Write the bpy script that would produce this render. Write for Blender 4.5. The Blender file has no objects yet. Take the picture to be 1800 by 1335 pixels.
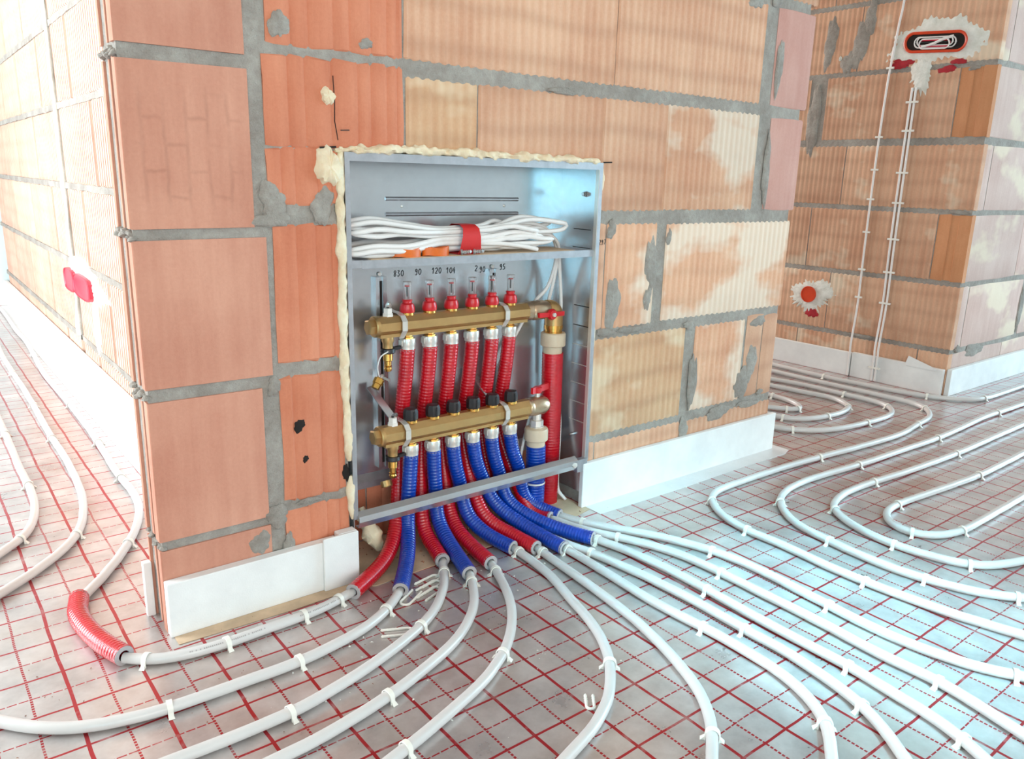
import bpy, bmesh, math, random
from mathutils import Vector, Matrix, noise

scene = bpy.context.scene
COL = scene.collection
R = random.Random(11)


def S(r, g, b):
    """sRGB 0..255 to linear"""
    return tuple(((c / 255) / 12.92 if c / 255 <= .04045 else ((c / 255 + .055) / 1.055) ** 2.4) for c in (r, g, b))


# ------------------------------------------------------------------ camera
YAW, PITCH, ROLL, FOCAL_PX = 0.6657, 0.2524, 0.0267, 1383.8
fwd = Vector((math.sin(YAW) * math.cos(PITCH), math.cos(YAW) * math.cos(PITCH), -math.sin(PITCH)))
rgt = Vector((math.cos(YAW), -math.sin(YAW), 0))
upv = rgt.cross(fwd)
r2 = rgt * math.cos(ROLL) + upv * math.sin(ROLL)
u2 = upv * math.cos(ROLL) - rgt * math.sin(ROLL)
cam_d = bpy.data.cameras.new('camera')
cam = bpy.data.objects.new('camera', cam_d)
COL.objects.link(cam)
cam_d.sensor_fit = 'HORIZONTAL'
cam_d.sensor_width = 36
cam_d.lens = FOCAL_PX / 1800 * 36
cam_d.clip_start = .02
cam.matrix_world = Matrix(((r2.x, u2.x, -fwd.x, -.2744), (r2.y, u2.y, -fwd.y, -1.2554), (r2.z, u2.z, -fwd.z, .7491), (0, 0, 0, 1)))
scene.camera = cam

# ------------------------------------------------------------------ world, daylight, exposure
world = bpy.data.worlds.new('world')
scene.world = world
world.use_nodes = True
bg = world.node_tree.nodes['Background']
bg.inputs[0].default_value = (.75, .9, 1, 1)
bg.inputs[1].default_value = 1.0
scene.view_settings.view_transform = 'Standard'
scene.view_settings.look = 'None'
scene.view_settings.gamma = 1
scene.view_settings.use_curve_mapping = False
scene.view_settings.exposure = 0.1


def window_light(name, loc, target, w, h, power, color):
    d = bpy.data.lights.new(name, 'AREA')
    d.shape = 'RECTANGLE'
    d.size, d.size_y, d.energy, d.color = w, h, power, color
    o = bpy.data.objects.new(name, d)
    COL.objects.link(o)
    o.location = loc
    o.rotation_euler = (Vector(target) - Vector(loc)).to_track_quat('-Z', 'Z').to_euler()
    return o


# daylight through the room's windows (openings in the outer walls below); north and roof ones are added
window_light('daylight_west_window', (-2.18, 1.5, 1.35), (2, 1.5, 1.35), 2.6, 1.5, 180, (.80, .94, 1.0))
window_light('daylight_east_window', (6.58, -2.3, 1.3), (2, -2.3, 1.3), 2.0, 2.1, 220, (.50, .82, 1.0))
window_light('daylight_south_window', (-.6, -4.48, 1.5), (-.6, 2, 1.5), 2.2, 1.4, 70, (1.0, .91, .82))
window_light('daylight_south_west_window', (-2.18, -3.5, 1.05), (2, -3.5, 1.05), 1.5, 1.9, 52, (.24, .80, 1.0))
roof = window_light('added_roof_beam', (.55, -2.5, 2.58), (1.0, -.62, 0), .5, .5, 5.5, (.26, .80, 1.0))
roof.data.spread = math.radians(16)      # added unseen lamp, spread narrowed to pool light right of the cabinet
window_light('added_north_fill', (2.0, 3.78, 1.5), (2.0, -2, 1.5), 1.6, 1.3, 95, (1.0, .97, .93))  # added fill, no known window; brightens the far wall and the room behind

PIPE_XY = {
    'r1': [(0.303, -0.068), (0.269, -0.079), (0.234, -0.088), (0.198, -0.093), (0.162, -0.095), (0.126, -0.096), (0.09, -0.098), (0.054, -0.098), (0.018, -0.095), (-0.018, -0.087), (-0.05, -0.071), (-0.077, -0.047)],
    'r1b': [(-0.095, 0.184), (-0.074, 0.212), (-0.053, 0.24), (-0.034, 0.27), (-0.015, 0.299), (0.002, 0.33), (0.019, 0.361), (0.034, 0.392), (0.048, 0.425), (0.06, 0.458), (0.07, 0.491), (0.079, 0.525), (0.085, 0.56), (0.089, 0.595), (0.091, 0.63), (0.092, 0.665), (0.091, 0.7), (0.09, 0.735), (0.09, 0.771), (0.09, 0.806), (0.091, 0.841), (0.092, 0.876), (0.094, 0.911), (0.095, 0.946), (0.096, 0.981), (0.097, 1.017), (0.099, 1.052), (0.099, 1.087), (0.1, 1.122), (0.101, 1.157), (0.102, 1.192), (0.102, 1.227), (0.102, 1.263), (0.102, 1.298), (0.102, 1.333), (0.102, 1.368), (0.102, 1.403), (0.102, 1.438), (0.102, 1.473), (0.102, 1.509), (0.101, 1.544), (0.101, 1.579), (0.1, 1.614), (0.1, 1.649), (0.099, 1.684), (0.098, 1.72), (0.098, 1.755), (0.097, 1.79), (0.097, 1.825), (0.096, 1.86), (0.096, 1.895), (0.096, 1.93), (0.096, 1.966), (0.097, 2.001), (0.098, 2.036), (0.099, 2.071), (0.1, 2.106), (0.101, 2.141), (0.103, 2.176), (0.104, 2.212), (0.106, 2.247), (0.108, 2.282), (0.109, 2.317), (0.11, 2.352), (0.112, 2.387), (0.113, 2.422), (0.115, 2.457), (0.116, 2.492), (0.117, 2.528), (0.118, 2.563), (0.119, 2.598), (0.119, 2.633), (0.12, 2.668), (0.119, 2.703), (0.119, 2.739), (0.118, 2.774), (0.117, 2.809), (0.117, 2.844), (0.116, 2.879), (0.116, 2.914), (0.116, 2.949), (0.117, 2.985), (0.117, 3.02), (0.118, 3.055), (0.119, 3.09), (0.119, 3.125), (0.12, 3.16), (0.121, 3.195), (0.122, 3.231), (0.122, 3.266), (0.123, 3.301), (0.123, 3.336), (0.123, 3.371), (0.124, 3.406), (0.124, 3.441), (0.124, 3.477), (0.124, 3.512), (0.124, 3.547)],
    'b1': [(0.376, -0.112), (0.351, -0.135), (0.324, -0.156), (0.295, -0.173), (0.264, -0.187), (0.231, -0.197), (0.198, -0.204), (0.164, -0.21), (0.13, -0.213), (0.096, -0.214), (0.062, -0.213), (0.027, -0.213), (-0.007, -0.212), (-0.041, -0.211), (-0.075, -0.208), (-0.108, -0.201), (-0.141, -0.191), (-0.172, -0.176), (-0.2, -0.156), (-0.224, -0.133), (-0.246, -0.107)],
    'r2': [(0.502, -0.06), (0.485, -0.089), (0.467, -0.119), (0.448, -0.147), (0.425, -0.173), (0.401, -0.197), (0.374, -0.218), (0.345, -0.236), (0.314, -0.251), (0.282, -0.265), (0.25, -0.277), (0.218, -0.288), (0.185, -0.298), (0.152, -0.306), (0.118, -0.314), (0.085, -0.319), (0.05, -0.321), (0.016, -0.322), (-0.018, -0.322), (-0.052, -0.321)],
    'b2': [(0.516, -0.132), (0.501, -0.162), (0.484, -0.192), (0.465, -0.221), (0.443, -0.247), (0.418, -0.27), (0.391, -0.291), (0.362, -0.309), (0.331, -0.324), (0.299, -0.337), (0.267, -0.349), (0.235, -0.36), (0.202, -0.369), (0.169, -0.377), (0.135, -0.384), (0.101, -0.39), (0.067, -0.394), (0.033, -0.396)],
    'r3': [(0.574, -0.122), (0.563, -0.154), (0.551, -0.186), (0.538, -0.217), (0.523, -0.248), (0.506, -0.277), (0.486, -0.305), (0.464, -0.331), (0.44, -0.355), (0.414, -0.377), (0.385, -0.396), (0.356, -0.413), (0.325, -0.427), (0.293, -0.439), (0.261, -0.45), (0.228, -0.461), (0.196, -0.471), (0.163, -0.48)],
    'b3': [(0.651, -0.096), (0.648, -0.13), (0.646, -0.164), (0.642, -0.198), (0.636, -0.232), (0.627, -0.265), (0.617, -0.298), (0.607, -0.331), (0.598, -0.364), (0.587, -0.397), (0.574, -0.429), (0.558, -0.459), (0.539, -0.488), (0.517, -0.514), (0.493, -0.538), (0.467, -0.56), (0.437, -0.578), (0.406, -0.593), (0.374, -0.604), (0.341, -0.614)],
    'r4': [(0.69, -0.123), (0.686, -0.158), (0.683, -0.192), (0.68, -0.227), (0.677, -0.262), (0.674, -0.296), (0.67, -0.331), (0.666, -0.366), (0.661, -0.4), (0.656, -0.434), (0.648, -0.468), (0.639, -0.502), (0.629, -0.535), (0.617, -0.568), (0.604, -0.6), (0.588, -0.631), (0.568, -0.66), (0.545, -0.686), (0.519, -0.709), (0.492, -0.73)],
    'b4': [(0.737, -0.157), (0.737, -0.193), (0.736, -0.228), (0.734, -0.264), (0.733, -0.299), (0.731, -0.335), (0.729, -0.37), (0.728, -0.406), (0.729, -0.441), (0.731, -0.477), (0.734, -0.512), (0.736, -0.547), (0.736, -0.583), (0.735, -0.618), (0.733, -0.654), (0.727, -0.689), (0.716, -0.723), (0.7, -0.754), (0.678, -0.782), (0.651, -0.805), (0.622, -0.825)],
    'r5': [(0.742, -0.028), (0.742, -0.063), (0.745, -0.098), (0.75, -0.133), (0.757, -0.167), (0.766, -0.201), (0.773, -0.236), (0.778, -0.271), (0.782, -0.305), (0.786, -0.34), (0.788, -0.376), (0.79, -0.411), (0.791, -0.446), (0.791, -0.481), (0.79, -0.516), (0.789, -0.551), (0.788, -0.587), (0.789, -0.622), (0.787, -0.657), (0.782, -0.692), (0.777, -0.726), (0.769, -0.761), (0.758, -0.794), (0.742, -0.826), (0.723, -0.855), (0.702, -0.883)],
    'b5': [(0.817, -0.158), (0.825, -0.192), (0.832, -0.226), (0.837, -0.26), (0.84, -0.295), (0.843, -0.329), (0.844, -0.364), (0.844, -0.399), (0.843, -0.433), (0.841, -0.468), (0.84, -0.503), (0.838, -0.537), (0.837, -0.572), (0.836, -0.607), (0.836, -0.641), (0.836, -0.676), (0.836, -0.711), (0.834, -0.745), (0.83, -0.78), (0.826, -0.814), (0.822, -0.849), (0.815, -0.883), (0.804, -0.916), (0.79, -0.947)],
    'r6': [(0.81, -0.03), (0.815, -0.065), (0.823, -0.099), (0.836, -0.132), (0.852, -0.164), (0.869, -0.195), (0.884, -0.227), (0.897, -0.26), (0.907, -0.294), (0.914, -0.328), (0.917, -0.363), (0.919, -0.399), (0.919, -0.434), (0.919, -0.469), (0.918, -0.505), (0.918, -0.54), (0.918, -0.575), (0.917, -0.61), (0.916, -0.646), (0.913, -0.681), (0.911, -0.716), (0.91, -0.751), (0.912, -0.787), (0.913, -0.822), (0.91, -0.857), (0.903, -0.892), (0.895, -0.926), (0.887, -0.96)],
    'b6': [(0.835, -0.03), (0.845, -0.064), (0.858, -0.097), (0.875, -0.128), (0.895, -0.158), (0.914, -0.187), (0.932, -0.218), (0.947, -0.25), (0.961, -0.283), (0.973, -0.317), (0.982, -0.351), (0.988, -0.386), (0.991, -0.421), (0.991, -0.457), (0.99, -0.492), (0.987, -0.528), (0.984, -0.563), (0.982, -0.599), (0.979, -0.634), (0.977, -0.669), (0.977, -0.705), (0.979, -0.74), (0.984, -0.776), (0.992, -0.81), (1.003, -0.844), (1.019, -0.876), (1.038, -0.906)],
    'u1': [(1.169, -0.858), (1.159, -0.825), (1.15, -0.791), (1.141, -0.757), (1.135, -0.722), (1.13, -0.687), (1.126, -0.652), (1.123, -0.617), (1.121, -0.582), (1.12, -0.547), (1.12, -0.512), (1.123, -0.477), (1.125, -0.442), (1.127, -0.407), (1.126, -0.372), (1.125, -0.337), (1.129, -0.302), (1.137, -0.268), (1.15, -0.235), (1.168, -0.205), (1.19, -0.178), (1.218, -0.157), (1.25, -0.144), (1.285, -0.139), (1.32, -0.137), (1.355, -0.137), (1.39, -0.136), (1.425, -0.136), (1.46, -0.137), (1.496, -0.137), (1.531, -0.138), (1.566, -0.14), (1.601, -0.142), (1.636, -0.144), (1.671, -0.147), (1.706, -0.149), (1.741, -0.152), (1.776, -0.155), (1.811, -0.159), (1.846, -0.162), (1.881, -0.164), (1.916, -0.167), (1.951, -0.169), (1.986, -0.171), (2.021, -0.173), (2.056, -0.174), (2.091, -0.174), (2.126, -0.172), (2.161, -0.169), (2.196, -0.163), (2.231, -0.158), (2.265, -0.153), (2.3, -0.149), (2.335, -0.145), (2.369, -0.137), (2.402, -0.125), (2.433, -0.108), (2.461, -0.087), (2.483, -0.06), (2.497, -0.027), (2.503, 0.007), (2.504, 0.042), (2.503, 0.077), (2.502, 0.112), (2.501, 0.147), (2.499, 0.183), (2.498, 0.218), (2.496, 0.253), (2.495, 0.288), (2.493, 0.323), (2.492, 0.358), (2.491, 0.393), (2.49, 0.428), (2.49, 0.463), (2.49, 0.498), (2.49, 0.534)],
    'u2': [(1.311, -0.807), (1.288, -0.781), (1.267, -0.753), (1.251, -0.722), (1.239, -0.689), (1.229, -0.656), (1.223, -0.622), (1.22, -0.587), (1.22, -0.552), (1.222, -0.517), (1.225, -0.483), (1.23, -0.448), (1.236, -0.414), (1.244, -0.38), (1.258, -0.349), (1.278, -0.32), (1.301, -0.294), (1.328, -0.272), (1.358, -0.255), (1.391, -0.243), (1.425, -0.235), (1.459, -0.231), (1.494, -0.229), (1.529, -0.229), (1.564, -0.231), (1.598, -0.233), (1.633, -0.236), (1.668, -0.239), (1.702, -0.242), (1.737, -0.244), (1.772, -0.246), (1.807, -0.248), (1.841, -0.249), (1.876, -0.25), (1.911, -0.251), (1.946, -0.252), (1.98, -0.253), (2.015, -0.254), (2.05, -0.256), (2.085, -0.257), (2.12, -0.258), (2.154, -0.258), (2.189, -0.258), (2.224, -0.257), (2.259, -0.256), (2.293, -0.254), (2.328, -0.253), (2.363, -0.251), (2.398, -0.249), (2.432, -0.247), (2.467, -0.245), (2.502, -0.243), (2.537, -0.242), (2.572, -0.242), (2.606, -0.243), (2.641, -0.245), (2.676, -0.246), (2.711, -0.247), (2.745, -0.248), (2.78, -0.248), (2.815, -0.249), (2.85, -0.249)],
    'u3': [(1.482, -0.745), (1.448, -0.734), (1.416, -0.721), (1.386, -0.703), (1.363, -0.677), (1.348, -0.646), (1.338, -0.612), (1.332, -0.577), (1.329, -0.543), (1.332, -0.508), (1.34, -0.473), (1.351, -0.44), (1.367, -0.409), (1.388, -0.381), (1.415, -0.359), (1.448, -0.346), (1.482, -0.338), (1.516, -0.333), (1.551, -0.332), (1.587, -0.332), (1.622, -0.334), (1.657, -0.336), (1.692, -0.339), (1.726, -0.342), (1.761, -0.345), (1.796, -0.347), (1.831, -0.349), (1.866, -0.351), (1.901, -0.352), (1.936, -0.354), (1.972, -0.355), (2.007, -0.356), (2.042, -0.357), (2.077, -0.357), (2.112, -0.358), (2.147, -0.357), (2.182, -0.357), (2.217, -0.356), (2.252, -0.356), (2.287, -0.355), (2.322, -0.354), (2.357, -0.354), (2.392, -0.353), (2.427, -0.353), (2.462, -0.353), (2.497, -0.352), (2.532, -0.352), (2.568, -0.351)],
    'u4': [(2.244, -0.469), (2.209, -0.469), (2.175, -0.47), (2.14, -0.471), (2.105, -0.471), (2.07, -0.472), (2.035, -0.472), (2.001, -0.473), (1.966, -0.473), (1.931, -0.472), (1.896, -0.471), (1.862, -0.469), (1.827, -0.466), (1.792, -0.464), (1.758, -0.461), (1.723, -0.458), (1.688, -0.455), (1.654, -0.452), (1.619, -0.449), (1.584, -0.446), (1.55, -0.445), (1.515, -0.447), (1.481, -0.455), (1.451, -0.472), (1.429, -0.498), (1.421, -0.532), (1.433, -0.563), (1.46, -0.585), (1.493, -0.597), (1.527, -0.603), (1.562, -0.605), (1.596, -0.605), (1.631, -0.605), (1.666, -0.605), (1.701, -0.604), (1.735, -0.604), (1.77, -0.604), (1.805, -0.603), (1.84, -0.603), (1.874, -0.602)],
    'pa': [(2.594, 0.604), (2.592, 0.57), (2.59, 0.535), (2.589, 0.5), (2.587, 0.466), (2.586, 0.431), (2.586, 0.397), (2.587, 0.362), (2.589, 0.328), (2.593, 0.293), (2.597, 0.259), (2.601, 0.225), (2.604, 0.19), (2.607, 0.156), (2.611, 0.122), (2.617, 0.087), (2.624, 0.054), (2.635, 0.021), (2.647, -0.011), (2.663, -0.042), (2.683, -0.07), (2.708, -0.094), (2.736, -0.115), (2.767, -0.129), (2.801, -0.136), (2.835, -0.14), (2.87, -0.141), (2.905, -0.142), (2.939, -0.142), (2.974, -0.142), (3.008, -0.142), (3.043, -0.142), (3.077, -0.142), (3.112, -0.142), (3.147, -0.142)],
    'pc': [(2.367, 0.467), (2.375, 0.433), (2.384, 0.399), (2.391, 0.364), (2.396, 0.33), (2.399, 0.295), (2.4, 0.259), (2.4, 0.224), (2.401, 0.189), (2.402, 0.154), (2.404, 0.119), (2.403, 0.084), (2.398, 0.049), (2.385, 0.017), (2.363, -0.01), (2.334, -0.03), (2.302, -0.044), (2.267, -0.051), (2.233, -0.054), (2.197, -0.054), (2.162, -0.053), (2.127, -0.05), (2.092, -0.048), (2.057, -0.044), (2.023, -0.039), (1.988, -0.032), (1.955, -0.022), (1.923, -0.008), (1.894, 0.012), (1.868, 0.036), (1.847, 0.064), (1.831, 0.095)],
    'pd': [(2.278, 0.406), (2.283, 0.371), (2.289, 0.337), (2.294, 0.303), (2.301, 0.269), (2.308, 0.235), (2.313, 0.201), (2.31, 0.166), (2.298, 0.134), (2.279, 0.105), (2.253, 0.082), (2.221, 0.069), (2.187, 0.062), (2.152, 0.059), (2.118, 0.06), (2.083, 0.063), (2.049, 0.069), (2.016, 0.078), (1.985, 0.093), (1.96, 0.117), (1.944, 0.148), (1.937, 0.182)],
    'pe': [(2.155, 0.329), (2.154, 0.292), (2.149, 0.256), (2.138, 0.221), (2.12, 0.189), (2.091, 0.168), (2.058, 0.177), (2.035, 0.205), (2.014, 0.235)],
    'l2': [(-0.208, 0.282), (-0.182, 0.305), (-0.156, 0.329), (-0.132, 0.355), (-0.109, 0.381), (-0.088, 0.409), (-0.07, 0.438), (-0.054, 0.47), (-0.042, 0.502), (-0.032, 0.536), (-0.025, 0.57), (-0.018, 0.604), (-0.013, 0.639), (-0.008, 0.673), (-0.005, 0.708), (-0.003, 0.743), (-0.001, 0.778), (0.001, 0.813), (0.002, 0.848), (0.003, 0.883), (0.004, 0.917), (0.005, 0.952), (0.005, 0.987), (0.005, 1.022), (0.005, 1.057), (0.004, 1.092), (0.004, 1.127), (0.003, 1.162), (0.003, 1.197), (0.004, 1.232), (0.004, 1.267), (0.004, 1.302), (0.005, 1.336), (0.005, 1.371), (0.006, 1.406), (0.006, 1.441), (0.007, 1.476), (0.007, 1.511), (0.008, 1.546), (0.008, 1.581), (0.008, 1.616), (0.008, 1.651), (0.008, 1.686), (0.009, 1.721), (0.009, 1.755), (0.009, 1.79), (0.009, 1.825), (0.009, 1.86), (0.008, 1.895), (0.008, 1.93), (0.008, 1.965), (0.008, 2.0), (0.007, 2.035), (0.007, 2.07), (0.007, 2.105), (0.007, 2.14), (0.007, 2.175), (0.007, 2.209), (0.007, 2.244), (0.007, 2.279), (0.007, 2.314), (0.008, 2.349), (0.008, 2.384), (0.009, 2.419), (0.01, 2.454), (0.011, 2.489)],
    'l3': [(-0.19, 0.458), (-0.167, 0.485), (-0.146, 0.514), (-0.131, 0.546), (-0.12, 0.58), (-0.112, 0.615), (-0.106, 0.65), (-0.102, 0.685), (-0.099, 0.721), (-0.098, 0.756), (-0.097, 0.792), (-0.097, 0.827), (-0.098, 0.863), (-0.098, 0.899), (-0.099, 0.934), (-0.099, 0.97), (-0.099, 1.005), (-0.098, 1.041), (-0.098, 1.077), (-0.097, 1.112), (-0.097, 1.148), (-0.097, 1.183), (-0.096, 1.219), (-0.096, 1.255), (-0.096, 1.29), (-0.096, 1.326), (-0.096, 1.361)],
}
CLIP_AT = {
    'r1': [(0.269, -0.079, -2.87), (0.198, -0.093, -3.05), (0.065, -0.098, 3.14), (-0.05, -0.071, 2.53)],
    'r1b': [(0.021, 0.365, 1.11), (0.09, 0.75, 1.58), (0.099, 1.062, 1.54), (0.102, 1.494, 1.58), (0.11, 2.346, 1.53)],
    'b1': [(0.321, -0.158, -2.55), (0.139, -0.212, -3.07), (-0.053, -0.21, 3.07)],
    'r2': [(0.478, -0.102, -2.11), (0.344, -0.237, -2.63), (0.08, -0.319, -3.04)],
    'b2': [(0.5, -0.163, -2.06), (0.209, -0.367, -2.87)],
    'r3': [(0.562, -0.156, -1.92), (0.408, -0.381, -2.52), (0.175, -0.476, -2.87)],
    'b3': [(0.649, -0.119, -1.64), (0.53, -0.5, -2.26)],
    'r4': [(0.688, -0.147, -1.68), (0.53, -0.701, -2.42)],
    'b4': [(0.737, -0.169, -1.59), (0.735, -0.519, -1.51), (0.679, -0.781, -2.33)],
    'r5': [(0.767, -0.206, -1.35), (0.788, -0.566, -1.58), (0.759, -0.792, -1.95)],
    'b5': [(0.82, -0.17, -1.34), (0.842, -0.442, -1.6), (0.835, -0.728, -1.62), (0.805, -0.915, -1.95)],
    'r6': [(0.864, -0.186, -1.09), (0.919, -0.415, -1.56), (0.913, -0.832, -1.61)],
    'b6': [(0.853, -0.087, -1.16), (0.98, -0.344, -1.34), (0.981, -0.607, -1.65), (1.031, -0.896, -1.0)],
    'u1': [(1.193, -0.175, 0.76), (1.126, -0.324, 1.5), (1.122, -0.599, 1.63), (1.697, -0.149, -0.08), (2.259, -0.153, 0.13), (2.468, -0.08, 0.83)],
    'u2': [(1.323, -0.275, 0.64), (1.228, -0.46, 1.43), (1.231, -0.662, 1.81), (1.303, -0.798, 2.3), (1.733, -0.244, -0.06), (2.166, -0.258, 0.0), (2.634, -0.245, -0.05)],
    'u3': [(1.393, -0.376, 0.76), (1.329, -0.55, 1.6), (1.368, -0.686, 2.23), (1.645, -0.335, -0.07), (2.064, -0.357, -0.01)],
    'u4': [(1.549, -0.445, -3.14), (1.422, -0.543, -1.3), (1.526, -0.603, -0.1), (1.932, -0.472, 3.12)],
    'pa': [(2.587, 0.376, -1.54), (2.643, -0.003, -1.17), (2.798, -0.136, -0.15)],
    'pc': [(2.401, 0.182, -1.54), (2.379, 0.008, -2.19), (2.135, -0.051, 3.08), (1.861, 0.044, 2.24)],
    'pd': [(2.253, 0.082, -2.6), (2.089, 0.062, 3.02), (1.949, 0.136, 2.01)],
    'pe': [(2.155, 0.317, -1.58), (2.081, 0.166, 3.1), (2.047, 0.187, 2.25)],
    'l2': [(-0.056, 0.465, 1.15), (0.003, 1.167, 1.57), (0.008, 1.552, 1.56), (0.007, 2.044, 1.58)],
    'l3': [(-0.152, 0.504, 0.99), (-0.097, 0.82, 1.58), (-0.096, 1.277, 1.57)],
}
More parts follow.
